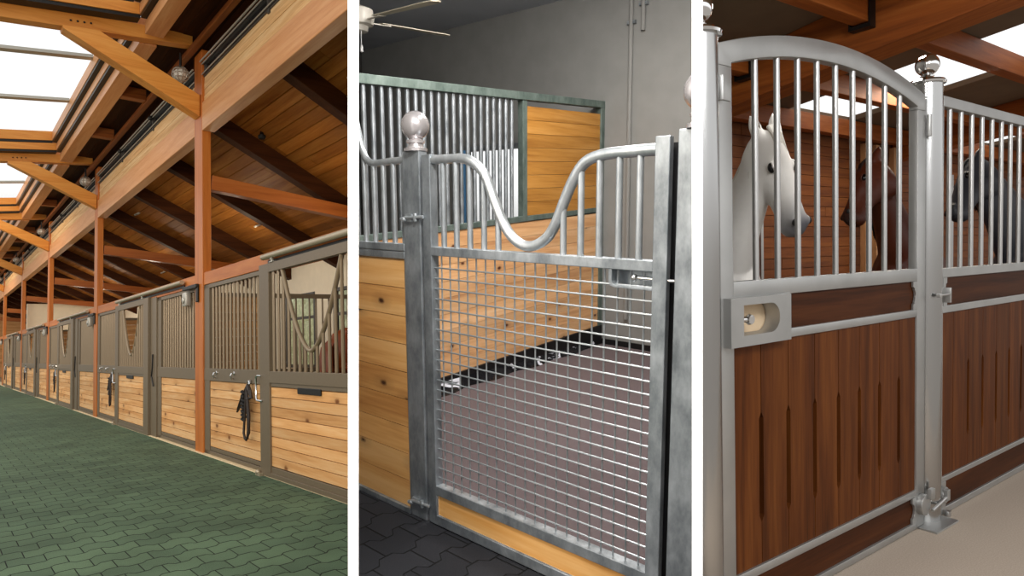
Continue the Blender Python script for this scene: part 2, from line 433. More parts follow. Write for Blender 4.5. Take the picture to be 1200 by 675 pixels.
tag(o, 'long brown ledger strip under the joists, in front of the dark eave beam', 'beam')
def gz(y): return 6.05 - .14 * (y + 1.8)
YL = 0.35
for j in range(0, NB):
    a = PX[j] + .30; b = PX[j + 1] - .02
    w = ORD[j]
    t = thing('skylight', 'white roof skylight in stepped timber kerbs over the aisle, %s counted from the partition end' % w, 'skylight', (a, -1.8, 5.4), 'skylights over the aisle')
    for q, (y0, z0, z1, ya) in enumerate(((-1.99, 5.42, 5.59, -2.2), (-1.915, 5.64, 5.785, -2.09), (-1.84, 5.835, 6.03, -2.02))):
        kb = MB(bevel=.004).box((a, y0, z0), (b, ya, z1))
        kb.build('kerb', W_beam_x, t)
        kb = MB(bevel=.004)
        if q:
            kb.hexa([(b - .06 + q * .0, y0, z0), (b + .12, y0, z0), (b + .12, YL, z0 - .13 * (YL - y0)), (b - .06, YL, z0 - .13 * (YL - y0))],
                    [(b - .06, y0, z1), (b + .12, y0, z1), (b + .12, YL, z1 - .13 * (YL - y0)), (b - .06, YL, z1 - .13 * (YL - y0))])
            kb.build('end_kerb', W_beam_y, t); kb = MB(bevel=.004)
            kb.hexa([(a, y0, z0), (a + .1, y0, z0), (a + .1, YL, z0 - .13 * (YL - y0)), (a, YL, z0 - .13 * (YL - y0))],
                    [(a, y0, z1), (a + .1, y0, z1), (a + .1, YL, z1 - .13 * (YL - y0)), (a, YL, z1 - .13 * (YL - y0))])
        if q:
            kb.build('end_kerb', W_beam_y, t)
            rv = MB().box((a + .1, y0 - .012, z0 - .045), (b - .06, ya, z0 - .002))  # black strip covers the kerb underside, shade put into colour
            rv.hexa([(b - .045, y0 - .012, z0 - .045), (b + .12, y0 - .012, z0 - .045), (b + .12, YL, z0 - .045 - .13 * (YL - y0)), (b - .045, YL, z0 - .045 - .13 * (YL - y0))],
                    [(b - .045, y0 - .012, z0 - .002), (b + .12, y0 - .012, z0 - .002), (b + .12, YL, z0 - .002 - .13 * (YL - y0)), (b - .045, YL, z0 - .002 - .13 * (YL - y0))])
            plabel(rv.build('shade_strip', M_black, t), 'black strip painting the shade under the timber kerb')
    for q in (1, 2):
        xm = a + .1 + (b - a) * q / 3 - .1
        MB().hexa([(xm, -1.84, gz(-1.84) - .05), (xm + .14, -1.84, gz(-1.84) - .05), (xm + .14, YL, gz(YL) - .05), (xm, YL, gz(YL) - .05)], [(xm, -1.84, gz(-1.84)), (xm + .14, -1.84, gz(-1.84)), (xm + .14, YL, gz(YL)), (xm, YL, gz(YL))]).build('glazing_bar', M_alu, t)
    MB().hexa([(a, -2.0, gz(-2.0)), (b + .1, -2.0, gz(-2.0)), (b + .1, YL, gz(YL)), (a, YL, gz(YL))], [(a, -2.0, gz(-2.0) + .01), (b + .1, -2.0, gz(-2.0) + .01), (b + .1, YL, gz(YL) + .01), (a, YL, gz(YL) + .01)]).build('glass_pane', M_glass, t)
    # ridge board closing the far side of the well, out of sight
    if j == 0: continue
for j in range(1, NB + 1):
    x = PX[j]; w = ORD[j - 1]
    def tz(y): return 5.44 - .12 * (y + 2.0)
    o = MB(bevel=.006).hexa([(x + .12, -2.60, tz(-2.6) - .02), (x + .28, -2.60, tz(-2.6) - .02), (x + .28, YL, tz(YL)), (x + .12, YL, tz(YL))],
                            [(x + .12, -2.60, tz(-2.6) + .16), (x + .28, -2.60, tz(-2.6) + .16), (x + .28, YL, tz(YL) + .2), (x + .12, YL, tz(YL) + .2)]).build('cross_beam', W_beam_y)
    tag(o, 'light timber cross beam under the skylights, above the %s post brace' % w, 'beam', 'cross beams over the aisle')
    t = thing('brace', 'slanting light timber brace from the %s timber post up to its cross beam' % w, 'brace', (x + .15, FR, 4.6), 'slanting braces over the aisle')
    MB(bevel=.006).prism([(x + .07, -2.675, 4.50), (x + .07, -2.675, 4.80), (x + .07, -1.50, 5.362), (x + .07, -1.12, 5.318), (x + .07, -1.13, 5.28)], (.2, 0, 0)).build('timber', W_beam_y, t)
    pg = MB(smooth=40)
    for q in range(4): pg.ball((x + .105, -1.42 + q * .07, 5.44 - .0085 * q), .013, 8)
    pg.build('bolt', M_black, t)
    # caged round lamp beside the post top
    c = V((x + .32, -2.50, 5.13))
    t = thing('caged_lamp', 'round glass lamp in a wire cage high beside the %s timber post' % w, 'lamp', c + V((0, 0, .14)), 'caged lamps under the eave')
    MB(smooth=40).ball(c, .085, 16).build('glass_globe', M_bulb, t)
    cg = MB(smooth=40)
    for q in range(5):
        a_ = PI * q / 5; cg.tube([c + V((math.cos(a_) * math.cos(s_), math.sin(a_) * math.cos(s_), math.sin(s_))) * .105 for s_ in [2 * PI * h / 16 for h in range(16)]], .006, 6, closed=True)
    for zz in (-.055, 0.0, .055):
        rr_ = math.sqrt(.105 ** 2 - zz ** 2); cg.tube([c + V((rr_ * math.cos(2 * PI * h / 16), rr_ * math.sin(2 * PI * h / 16), zz)) for h in range(16)], .006, 6, closed=True)
    cg.build('wire_cage', M_alu, t)
    MB(smooth=40).tube([c + V((0, 0, .08)), c + V((0, 0, .30))], .018, 8).build('stem', M_black, t)
# small round fittings on the board ceiling
def on_deck(x, y): return V((x, y, rz(y)))
for q, (x, y) in enumerate(((12.9, -4.89), (16.4, -3.5), (20.9, -5.13), (20.2, -3.82))):
    p = on_deck(x, y); ax = V((0, -.447, -.894))
    t = thing('recessed_light', 'small round recessed light in the sloping board ceiling, %s from the partition' % ORD[q], 'light', p, 'recessed ceiling lights')
    MB(smooth=40).lathe([(.05, -.012), (.095, -.012), (.1, .0), (.1, .02), (.05, .02)], p, 18, (0, .447, .894)).build('trim_ring', M_alu, t)
    MB(smooth=40).lathe([(.0, -.008), (.06, -.008), (.06, .01)], p, 18, (0, .447, .894)).build('lens', M_bulb, t)
p = on_deck(9.19, -3.54)
t = thing('sensor', 'small dark dome sensor under the board ceiling behind the first timber post', 'sensor', p)
MB(smooth=40).lathe([(.04, -.10), (.05, -.09), (.055, -.05), (.03, -.04), (.02, 0.02)], p, 16).build('dome', M_black, t)

# ---- stall fronts
def boards_x(mb, x0, x1, z0, z1, n, y0, y1):
    h = (z1 - z0) / n
    for q in range(n): mb.box((x0, y0, z0 + q * h + .0035), (x1, y1, z0 + (q + 1) * h - .0035))
    return mb
def front_panel(x0, x1, label, n, hooks=False, half=False):
    """fixed stall front between x0 (near) and x1 (far)"""
    yf = FR - .02
    t = thing('stall_screen', label, 'stall front', ((x0 + x1) / 2, yf, 0), 'fixed stall fronts')
    fr = MB(bevel=.003)
    for a, b in ((x0, x0 + .06), (x1 - .2, x1)): fr.box((a, yf, .01), (b, yf - .07, 2.19))
    fr.box((x0, yf, 2.14), (x1, yf - .07, 2.19)).box((x0, yf + .004, .945), (x1, yf - .07, 1.10)).box((x0, yf, .01), (x1, yf - .07, .055)).box((x0, yf - .01, .06), (x1, yf - .07, .105))
    fr.build('frame', M_taupe, t)
    b_ = MB(); boards_x(b_, x0 + .06, x1 - .2, .11, .94, 8, yf - .012, yf - .04); b_.build('boards', W_stall, t)
    for q in range(n):
        xx = x0 + .13 + (x1 - .26 - x0 - .13) * q / (n - 1)
        MB(smooth=40).tube([(xx, yf - .035, 1.1), (xx, yf - .035, 2.14)], .017, 8).build('bar', M_taupe_bar, t)
    if hooks:
        for dx in (.5, 1.13):
            p = V((x1 - dx, yf + .004, 1.02)); h = MB(smooth=40)
            h.tube([p + V((0, 0, .03)), p + V((0, .035, .03)), p + V((0, .045, .0)), p + V((0, .03, -.035)), p + V((0, .01, -.03))], .009, 8).lathe([(.025, 0), (.025, .008), (.01, .012)], p + V((0, 0, .03)), 12, (0, 1, 0))
            plabel(h.build('hook', M_chrome, t), 'small polished hook')
    return t
def sliding_door(x0, x1, label, n, w, cutlabel=''):
    yf = FR + .04; yb = FR - .015
    t = thing('sliding_door', label, 'stall door', ((x0 + x1) / 2, yf, 0), 'sliding stall doors')
    s1 = .26; s0 = .30
    fr = MB(bevel=.003)
    fr.box((x1 - s1, yf, .01), (x1, yb, 2.225)).box((x0, yf, .01), (x0 + s0, yb, 2.225)).box((x0 + s0, yf, 2.13), (x1 - s1, yb, 2.225)).box((x0 + s0, yf, .975), (x1 - s1, yb, 1.095))
    fr.box((x0 + s0, yf - .012, .935), (x1 - s1, yb, .975)).box((x0 + s0, yf - .002, .01), (x1 - s1, yb, .055)).box((x0 + s0, yf - .012, .055), (x1 - s1, yb, .115))
    fr.build('frame', M_taupe, t)
    b_ = MB(); boards_x(b_, x0 + s0, x1 - s1, .12, .93, 8, yf - .02, yb + .005); b_.build('boards', W_stall, t)
    # yoke opening
    u0 = x1 - .56; u1 = x1 - 1.84; zb = 1.295; zt = 2.13
    cy = yf - .028
    um = (u0 + u1) / 2; hw = (u0 - u1) / 2
    pts = []
    def yz(f): return zb + (zt - zb) * abs(f) ** 1.7
    for q in range(33):
        f = -1 + q / 16; pts.append((um - f * hw, cy, yz(f)))
    plabel(MB(smooth=40).tube(pts, .022, 10).build('yoke_tube', M_taupe_bar, t), 'bent tube round the head opening')
    a = x0 + s0 + .10; b = x1 - s1 - .07
    for q in range(n):
        xx = a + (b - a) * q / (n - 1); f = (um - xx) / hw
        zt_ = 2.13 if abs(f) > .97 else yz(f) - .01
        if zt_ > 1.15: MB(smooth=40).tube([(xx, cy, 1.095), (xx, cy, zt_)], .017, 8).build('bar', M_taupe_bar, t)
    # latch handle at the closing stile
    h = MB(smooth=40).tube([(x1 - .02, yf, 1.04), (x1 - .0, yf + .022, 1.045), (x1 + .03, yf + .025, 1.04), (x1 + .045, yf + .025, 1.01), (x1 + .04, yf + .025, .81), (x1 + .02, yf + .025, .785), (x1 - .05, yf + .015, .78), (x1 - .07, yf, .78)], .011, 8)
    plabel(h.build('handle', M_chrome, t), 'bright steel pull handle')
    plabel(box((x1 - .93, yf - .016, .885), (x1 - 1.43, yf - .004, .945), .004).build('vent_plate', M_black, t), 'dark slotted plate under the sill')
    # wheel guide on the kerb
    MB(smooth=40).box((x1 - .06, yf + .035, 0.0), (x1 + .06, yf - .02, .03)).ball((x1 + .02, yf + .02, .035), .028, 10).build('floor_guide', M_tube, t)
    tk = thing('door_track', 'pale round track pipe above the %s sliding stall door' % w, 'door track', ((x0 + x1) / 2, yf, 2.27), 'door tracks')
    MB(smooth=40).tube([(x0 - 1.9, yf + .0, 2.30), (x1 - .12, yf + .0, 2.30)], .032, 12).build('pipe', M_tube, tk)
    for xx in (x1 - .35, x0 + .4):
        MB(smooth=40).box((xx - .05, yf + .01, 2.227), (xx + .05, yf - .02, 2.236)).tube([(xx, yf - .005, 2.23), (xx, yf - .005, 2.29)], .014, 8).ball((xx, yf - .005, 2.262), .022, 8).build('hanger', M_alu, tk)
    MB().box((x0 - 1.85, FR - .0, 2.229), (x1 - .15, FR - .013, 2.265)).build('cover_strip', M_black, tk)
    return t
def halter(x, w):
    t = thing('halter', 'dark leather halter and black lead rope hanging on the %s fixed stall front' % w, 'halter', (x, FR, .93), 'halters on the stall fronts')
    y = FR + .0
    plabel(MB(smooth=40).tube([(x + .02 * math.cos(q * PI / 6), y + .012, .945 + .03 * math.sin(q * PI / 6)) for q in range(12)], .008, 6, closed=True).box((x - .03, y - .006, .93), (x + .03, y + .004, .985)).build('ring', M_chrome, t), 'steel tie ring')
    st = MB(smooth=40)
    def loop(pts, r=.016): st.tube(pts, r, 6)
    loop([(x, y + .02, .93), (x - .10, y + .035, .87), (x - .13, y + .03, .80), (x - .04, y + .04, .78)], .022)
    loop([(x + .0, y + .03, .92), (x + .16, y + .03, .80), (x + .28, y + .03, .66), (x + .30, y + .03, .62), (x + .20, y + .03, .70), (x + .1, y + .03, .80)], .013)
    loop([(x - .01, y + .04, .90), (x - .05, y + .04, .65), (x - .06, y + .04, .45), (x - .03, y + .04, .35), (x + .04, y + .04, .34), (x + .08, y + .04, .40), (x + .05, y + .04, .55), (x + .02, y + .04, .75), (x + .0, y + .04, .88)], .015)
    loop([(x - .06, y + .05, .86), (x - .12, y + .05, .6), (x - .11, y + .05, .42), (x - .02, y + .05, .33)], .014)
    st.build('straps', M_strap, t)
    rp = MB(smooth=40)
    rp.tube([(x + .10 + .035 * math.cos(q * 1.1), y + .03 + .02 * math.sin(q * 1.1), .86 - q * .0075) for q in range(44)], .016, 6)
    plabel(rp.build('lead_rope', M_rope, t), 'coiled black lead rope')
def jamb(x0, x1, w):
    o = MB(bevel=.004).box((x0, FR + .0, .008), (x1, FR - .12, 2.21)).build('jamb_post', M_taupe)
    tag(o, 'wide taupe steel jamb post beside the %s sliding stall door' % w, 'post', 'jamb posts')
    t = thing('bucket_strap', 'thin dark cord hanging on the %s taupe jamb post' % w, 'cord', ((x0 + x1) / 2, FR, 1.3))
    MB(smooth=40).tube([((x0 + x1) / 2, FR + .012, 1.30), ((x0 + x1) / 2 - .02, FR + .02, 1.1), ((x0 + x1) / 2 + .03, FR + .02, .95), ((x0 + x1) / 2 - .08, FR + .02, .80)], .012, 6).build('cord', M_black, t)
for j in range(1, NB):
    xp = PX[j]; k_ = (PX[j] - PX[j - 1]) / 7.24 if j > 1 else 1.0
    w = ORD[j - 1]
    n = 14 if j < 4 else 9
    front_panel(xp - 2.07 * k_ + .003, xp - .004, 'boarded stall front with bars on the partition side of the %s timber post' % w, n, hooks=(j < 4))
    sliding_door(xp - 4.55 * k_, xp - 2.07 * k_, 'sliding stall door with U-shaped head opening, %s counted from the partition' % w, 15 if j < 4 else 10, w)
    halter(xp - 1.66 * k_, w)
    if j > 1:
        jamb(xp - 4.9 * k_, xp - 4.56 * k_, w)
        front_panel(PX[j - 1] + PW + .01, xp - 4.9 * k_, 'boarded stall front with bars beyond the %s timber post' % ORD[j - 2], n)
    # floodlight box under the header rail at the post
    x = xp + .55
    t = thing('wall_light', 'grey box light under the header rail beside the %s timber post' % w, 'light', (x, FR, 2.15), 'box lights beside the posts')
    MB(bevel=.01).box((x - .42, FR + .05, 2.17), (x + .2, FR + .003, 2.225)).box((x - .42, FR + .03, 1.98), (x - .34, FR + .003, 2.2)).build('bracket', M_black, t)
    MB(smooth=40, bevel=.01).box((x - .05, FR + .07, 1.95), (x + .13, FR + .0, 2.14)).lathe([(.05, 0), (.04, .02), (.0, .022)], (x + .04, FR + .07, 2.03), 12, (0, 1, 0)).build('housing', M_alu, t)
# dividers between the stalls: boards in front, bars at the back
for j in range(1, 5):
    x = PX[j] + PW / 2; w = ORD[j - 1]
    t = thing('stall_divider', 'boarded stall divider with dark rail and bars behind the %s timber post' % w, 'stall divider', (x, -4.5, 0), 'stall dividers')
    b_ = MB()
    for q in range(18): b_.box((x, -2.82, .05 + q * .112), (x + .05, -3.66, .05 + q * .112 + .106))
    for q in range(8): b_.box((x, -3.66, .05 + q * .112), (x + .05, -6.19, .05 + q * .112 + .106))
    b_.build('boards', W_stall_y, t)
    fr = MB().box((x - .02, -3.66, .02), (x + .07, -3.72, 2.12)).box((x - .02, -3.66, 2.05), (x + .07, -6.19, 2.11)).box((x - .02, -3.66, .95), (x + .07, -6.19, 1.02)).box((x - .02, -2.82, 2.06), (x + .07, -3.66, 2.11))
    fr.build('frame', M_taupe, t)
    for q in range(22 if j < 3 else 12):
        yy = -3.83 - q * (2.3 / (22 if j < 3 else 12)); MB(smooth=40).tube([(x + .025, yy, 1.0), (x + .025, yy, 2.06)], .014, 6).build('bar', M_taupe_bar, t)
# ================================================================== ROOM 2: the stall with the galvanised gate
use(A2)
G_a = galv('galvanised_steel', '#7d8489', '#b9bfc4', 0.42, 0.7, 13)
G_b = galv('bright_galvanised_tube', '#a8afb3', '#cdd2d6', 0.34, 0.75, 16)
G_c = galv('weathered_galvanised_rail', '#5d6e68', '#87968f', 0.5, 0.6, 12)
G_mesh = plain('galvanised_wire', '#aab0b3', 0.38, 0.75, 0.1, 40)
W_pine_x = wood('knotty_pine_front', '#b3763a', '#d6a05f', '#e6bb80', 'x', 9, 0.55, 0.18, knots=4.2, knotc='#3d1c0c', bump=0.08)
W_pine_y = wood('knotty_pine_divider', '#bd8455', '#dfae7c', '#eec79c', 'y', 9, 0.55, 0.2, knots=4.0, knotc='#4a2010', bump=0.08)
W_oak_y = wood('amber_board_divider', '#8a581e', '#b27c36', '#c79450', 'y', 9, 0.55, 0.2, knots=2.0, knotc='#4f2713', bump=0.08)
W_kick = wood('pine_kickboard', '#c07d38', '#dd9f55', '#ecbd7c', 'x', 9, 0.5, 0.1, knots=2.6, knotc='#3d1c0c', bump=0.08)
M_gwall = plain('grey_painted_block_wall', '#868683', 0.9, 0, 0.07, 5)
M_gceil = plain('slate_grey_ceiling', '#c2c7d0', 0.85, 0, 0.05, 3)
M_mat = plain('mauve_grey_rubber_mat', '#635759', 0.9, 0, 0.08, 120)
M_kick = plain('black_rubber_strip', '#0c0c0e', 0.5)
M_fan = plain('cream_fan_blade', '#d9d0bb', 0.5)
M_fanhub = plain('white_fan_motor', '#d8d3c8', 0.4)
M_blue = plain('blue_painted_jamb', '#4f86b4', 0.5)
M_pearl = plain('pearly_steel_ball', '#cdc8c9', 0.24, 0.7)
M_pav_k = pavers('black_rubber_pavers', '#333439', '#2a2b30', '#0d0d0f', 0.2, 0.16, 0.02, 0.2)
mf = Mat('creased_silver_film', 0.18, 0.0)
t_ = mf.n('ShaderNodeTexNoise', Scale=5.0, Detail=4.0, Distortion=1.0); mf.l(mf.obj(), t_.inputs['Vector'])
mf.l(mf.ramp(t_.outputs[0], [(0.57, '#101116'), (0.62, '#d9dce6')]), mf.b.inputs['Base Color'])
mf.bump(t_.outputs[0], 1.0, 0.03)
M_film = mf.m

# ---- setting
box((.3, -.9, -.06), (3.66, -1.94, 0)).build('floor', M_pav_k, base=(0, 0, 0), kind='structure')
box((.3, -1.94, -.08), (3.72, -5.73, 0.002)).build('floor', M_mat, base=(0, 0, 0), kind='structure')
box((3.72, -.9, -.08), (9, -5.73, 0.0)).build('floor', M_pav_k, base=(0, 0, 0), kind='structure')
wx0, wx1, wz0, wz1 = 4.80, 5.76, 0.15, 2.135
bw = MB().box((.3, -5.73, -.1), (wx0, -5.9, 3.59)).box((wx1, -5.73, -.1), (9, -5.9, 3.59)).box((wx0, -5.73, -.1), (wx1, -5.9, wz0)).box((wx0, -5.73, wz1), (wx1, -5.9, 3.59))
bw.build('wall_back', M_gwall, base=(0, 0, 0), kind='structure')
box((.1, .6, 3.59), (9.5, -5.9, 3.66)).build('ceiling', M_gceil, base=(0, 0, 0), kind='structure')
box((2.0, -5.73, 0.002), (3.68, -5.715, .058)).build('baseboard_back', M_kick, base=(0, 0, 0), kind='structure')
w = MB(bevel=.003).box((wx0 - .03, -5.71, wz0), (wx0 + .02, -5.8, wz1)).box((wx1 - .02, -5.71, wz0), (wx1 + .03, -5.8, wz1)).box((wx0, -5.71, wz1 - .03), (wx1, -5.8, wz1 + .03)).box((wx0, -5.71, wz0 - .03), (wx1, -5.8, wz0 + .02))
o = w.build('window_6', G_a, base=(5.3, -5.75, wz0), kind='structure')
box((wx0 + .02, -5.76, wz0 + .02), (wx1 - .02, -5.77, wz1 - .03)).build('window_pane', M_glass, o)
o = box((5.655, -5.66, .0), (5.73, -5.70, 2.12), .006).build('blue_rail', M_blue)
tag(o, 'upright blue painted rail in front of the bright window behind the bars', 'rail')
box((7.70, -5.70, 0.0), (7.78, -5.726, 3.58), .004).build('trim_2', M_dkframe, base=(0, 0, 0), kind='structure')
for nm, x, z0, lb in (('conduit_pipe', 3.385, .3, 'long grey conduit pipe running down the grey back wall'), ('conduit_pipe', 3.255, 3.12, 'short grey conduit stub hanging high on the grey back wall')):
    t = thing(nm, lb, 'pipe', (x, -5.70, z0))
    MB(smooth=40).tube([(x, -5.70, z0), (x, -5.70, 3.586)], .022, 10).build('pipe', M_gwall, t)
    cl = MB()
    for zz in ((.8, 2.0, 3.2) if z0 < 1 else (3.35,)): cl.box((x - .045, -5.69, zz), (x + .045, -5.728, zz + .03))
    cl.build('clip', G_a, t)

# ---- ceiling fan
c = V((4.60, -3.4, 3.02))
t = thing('ceiling_fan', 'cream five-bladed ceiling fan with a pull chain hanging from the slate ceiling', 'ceiling fan', c)
MB(smooth=40).tube([c + V((0, 0, .06)), (c.x, c.y, 3.59)], .016, 10).lathe([(.02, 0), (.07, .02), (.075, .07), (.02, .08)], (c.x, c.y, 3.51), 20).build('downrod', M_fanhub, t)
MB(smooth=40).lathe([(.05, -.13), (.075, -.12), (.08, -.08), (.12, -.07), (.13, -.02), (.12, .05), (.05, .08)], c, 28).build('motor', M_fanhub, t)
for q in range(5):
    a = math.radians(186 + 72 * q); d = V((math.cos(a), math.sin(a), 0)); sd = V((-math.sin(a), math.cos(a), 0.16)).normalized()
    b_ = MB(bevel=.002).prism([c + d * r_ + sd * s_ + V((0, 0, -.03)) for r_, s_ in ((.2, -.045), (.78, -.075), (.85, -.06), (.875, 0), (.85, .06), (.78, .075), (.2, .045))], (0, 0, .008)).build('blade', M_fan, t)
    if b_: MB(bevel=.002).prism([c + d * r_ + sd * s_ + V((0, 0, -.042)) for r_, s_ in ((.09, -.02), (.2, -.02), (.28, -.04), (.28, .04), (.2, .02), (.09, .02))], (0, 0, .01)).build('blade_arm', M_fanhub, b_)
pc = MB(smooth=40).tube([c + V((-.06, .02, -.12)), c + V((-.06, .02, -.24))], .003, 6).lathe([(.004, 0), (.011, -.012), (.012, -.05), (.004, -.055)], c + V((-.06, .02, -.24)), 10)
pc.build('pull_chain', M_white, t)

# ---- gate
t = thing('stable_gate', 'galvanised stable gate with dipped top rail, bars and wire mesh', 'gate', (1.58, -1.94, 0))
yf, yb = -1.92, -1.965
fr = MB(bevel=.003).box((2.127, yf, .006), (2.18, yb, 1.706)).box((.99, yf, .006), (1.043, yf - .028, 1.708))
fr.box((1.04, yf, 1.266), (2.13, yb, 1.304)).box((1.04, yf, .152), (2.13, yb, .196)).box((1.04, yf, .006), (2.13, yb, .052))
fr.build('frame', G_a, t)
plabel(box((.975, -1.975, .02), (1.04, -1.985, 1.69)).build('gap_shade_strip', M_kick, t), 'black strip standing in for the shade in the latch gap')  # added black strip that paints the unlit latch gap dark
dip = [(2.127, 1.682), (2.03, 1.682), (1.95, 1.680), (1.89, 1.662), (1.823, 1.612), (1.773, 1.515), (1.719, 1.414), (1.661, 1.351), (1.587, 1.328), (1.511, 1.356), (1.463, 1.412), (1.424, 1.494), (1.379, 1.58), (1.328, 1.639), (1.256, 1.661), (1.158, 1.666), (1.043, 1.668)]
def smooth_path(pts, n=4):
    out = []
    for i in range(len(pts) - 1):
        p0 = pts[max(i - 1, 0)]; p1 = pts[i]; p2 = pts[i + 1]; p3 = pts[min(i + 2, len(pts) - 1)]
        for k in range(n):
            q = k / n; out.append(tuple(.5 * ((2 * b) + (c_ - a) * q + (2 * a - 5 * b + 4 * c_ - d) * q * q + (3 * b - a - 3 * c_ + d) * q ** 3) for a, b, c_, d in zip(p0, p1, p2, p3)))
    out.append(pts[-1]); return out
yc = -1.942
dp = smooth_path(dip)
plabel(MB(smooth=40).tube([(x, yc, z) for x, z in dp], .0205, 14).build('top_rail', G_b, t), 'smooth round tube dipping deep in the middle')
def dip_z(x):
    for (a, za), (b, zb) in zip(dp, dp[1:]):
        if b <= x <= a: return za + (zb - za) * (a - x) / max(a - b, 1e-6)
    return 1.67
for x in (2.066, 1.987, 1.907, 1.827, 1.748, 1.424, 1.346, 1.267, 1.187, 1.107):
    MB(smooth=40).tube([(x, yc, 1.30), (x, yc, dip_z(x))], .0125, 12).build('bar', G_b, t)
ms = MB(smooth=40)
for q in range(20):
    x = 2.089 - q * .0529; ms.tube([(x, -1.946, 1.266), (x, -1.946, .19)], .0034, 6)
for q in range(23):
    z = 1.211 - q * .0466
    if z > .2: ms.tube([(2.127, -1.940, z), (1.043, -1.940, z)], .0034, 6)
ms.build('wire_mesh', G_mesh, t)
plabel(box((1.043, yf - .008, .053), (2.127, yb + .006, .151), .002).build('kick_board', W_kick, t), 'knotty pine kickboard along the bottom')
ang = MB().box((1.043, yf - .004, .05), (2.127, yf - .009, .056)).box((2.119, yf - .003, .05), (2.127, yf - .01, .152)); ang.build('board_edging', G_b, t)
# latch recess
lb = MB(bevel=.003); xl = 1.2
pl = [(1.043, 1.266), (xl, 1.266), (xl, 1.225), (xl - .004, 1.216), (xl - .013, 1.212), (1.043, 1.212), (1.043, 1.202), (xl - .01, 1.202), (xl + .008, 1.208), (xl + .014, 1.222), (xl + .014, 1.27), (1.043, 1.27)]
lb.prism([(x, yf - .002, z) for x, z in pl], (0, -.05, 0)).box((1.043, yb - .02, 1.2), (xl + .01, yb - .028, 1.268))
l_ = lb.build('latch_box', G_a, t)
lbl = MB(smooth=40).ball((1.112, -1.925, 1.242), .013, 14).tube([(1.112, -1.93, 1.242), (.966, -1.935, 1.240)], .007, 10)
plabel(lbl.build('latch_bolt', M_chrome, l_), 'polished round bolt knob')
for z in (1.435, .088):
    h = MB(smooth=40, bevel=.001).tube([(2.165, yf + .010, z), (2.27, yf + .014, z - .004), (2.30, yf + .025, z - .012)], .008, 10).box((2.24, yf + .002, z - .022), (2.285, yf + .014, z + .012)).ball((2.285, yf + .018, z - .012), .013, 10).tube([(2.215, yf + .012, z - .02), (2.215, yf + .012, z + .016)], .009, 8)
    h.build('hinge', G_b, t)

# ---- gate posts with ball tops
def gate_post(x0, x1, lb):
    t = thing('gate_post', lb, 'post', ((x0 + x1) / 2, -1.975, 0))
    MB(bevel=.004).box((x0, -1.92, 0.0), (x1, -1.965, 1.725)).build('tube', G_a, t)
    c = V(((x0 + x1) / 2 - .01, -1.945, 1.725))
    f = MB(smooth=35).lathe([(.052, 0), (.052, .012), (.036, .018), (.033, .032), (.042, .036), (.042, .046), (.032, .05), (.026, .056)], c, 26)
    fo = f.build('finial_collar', M_pearl, t)
    plabel(MB(smooth=40).ball(c + V((0, 0, .112)), .064, 28).build('ball', M_pearl, t), 'pearly round ball on the post top')
gate_post(2.197, 2.31, 'square galvanised gate post with pearly ball on the hinge side of the mesh gate')
gate_post(.84, .962, 'square galvanised gate post on the latch side, cut by the white partition')

# ---- fixed front beside the gate
t = thing('stall_screen', 'pine boarded stall front with a curved tube top beside the ball-topped hinge post', 'stall front', (2.6, -1.94, 0))
MB(bevel=.003).box((2.312, -1.92, 1.276), (3.5, -1.96, 1.31)).box((2.312, -1.92, 1.24), (3.5, -1.96, 1.273)).box((2.312, -1.915, -.0), (3.5, -1.965, .028)).box((2.312, -1.93, 1.24), (2.336, -1.96, 1.69)).box((2.312, -1.925, .0), (2.32, -1.957, 1.31)).build('frame', G_a, t)
b_ = MB()
for q in range(9): b_.box((2.313, -1.928, .03 + q * .1343), (3.5, -1.955, .03 + q * .1343 + .131))
plabel(b_.build('boards', W_pine_x, t), 'knotty pine boards')
tp = smooth_path([(2.312, 1.69), (2.42, 1.688), (2.52, 1.684), (2.57, 1.69), (2.607, 1.715), (2.632, 1.758), (2.65, 1.816), (2.68, 1.90), (2.72, 1.95)])
MB(smooth=40).tube([(x, yc, z) for x, z in tp], .0165, 12).build('top_rail', G_b, t)
for x, z in ((2.40, 1.68), (2.475, 1.68), (2.548, 1.68), (2.622, 1.74), (2.70, 1.9)): MB(smooth=40).tube([(x, yc, 1.31), (x, yc, z)], .0125, 12).build('bar', G_b, t)

# ---- side divider of the stall
t = thing('side_divider', 'tall pine boarded side divider with bars and weathered rails inside the mesh-gate stall', 'stall divider', (3.72, -4.0, 0))
def sl(y, z, k=.057): return z + k * (-y - 3.4)
def rail(z0, z1, y0, y1, k=.057, a=3.69, b=3.75): return [(a, y0, sl(y0, z0, k)), (b, y0, sl(y0, z0, k)), (b, y1, sl(y1, z0, k)), (a, y1, sl(y1, z0, k))], [(a, y0, sl(y0, z1, k)), (b, y0, sl(y0, z1, k)), (b, y1, sl(y1, z1, k)), (a, y1, sl(y1, z1, k))]
r_ = MB(bevel=.003).hexa(*rail(2.325, 2.39, -2.0, -5.72, .05, 3.68, 3.76)).hexa(*rail(1.265, 1.312, -2.0, -5.72))
r_.box((3.69, -4.43, 1.36), (3.75, -4.49, 2.42)).box((3.685, -5.66, .0), (3.755, -5.725, 2.50))
r_.build('rails', G_c, t)
for q in range(22):
    y = -2.69 - q * .0772
    MB(smooth=40).tube([(3.72, y, sl(y, 1.30)), (3.72, y, sl(y, 2.335, .05))], .0175, 10).build('bar', G_a, t)
b_ = MB()
for q in range(8):
    z0 = sl(-4.49, 1.315) + q * .1195; z1 = z0 + .1165
    b_.hexa([(3.70, -4.49, z0), (3.735, -4.49, z0), (3.735, -5.66, z0 + .045), (3.70, -5.66, z0 + .045)], [(3.70, -4.49, z1), (3.735, -4.49, z1), (3.735, -5.66, z1 + .045), (3.70, -5.66, z1 + .045)])
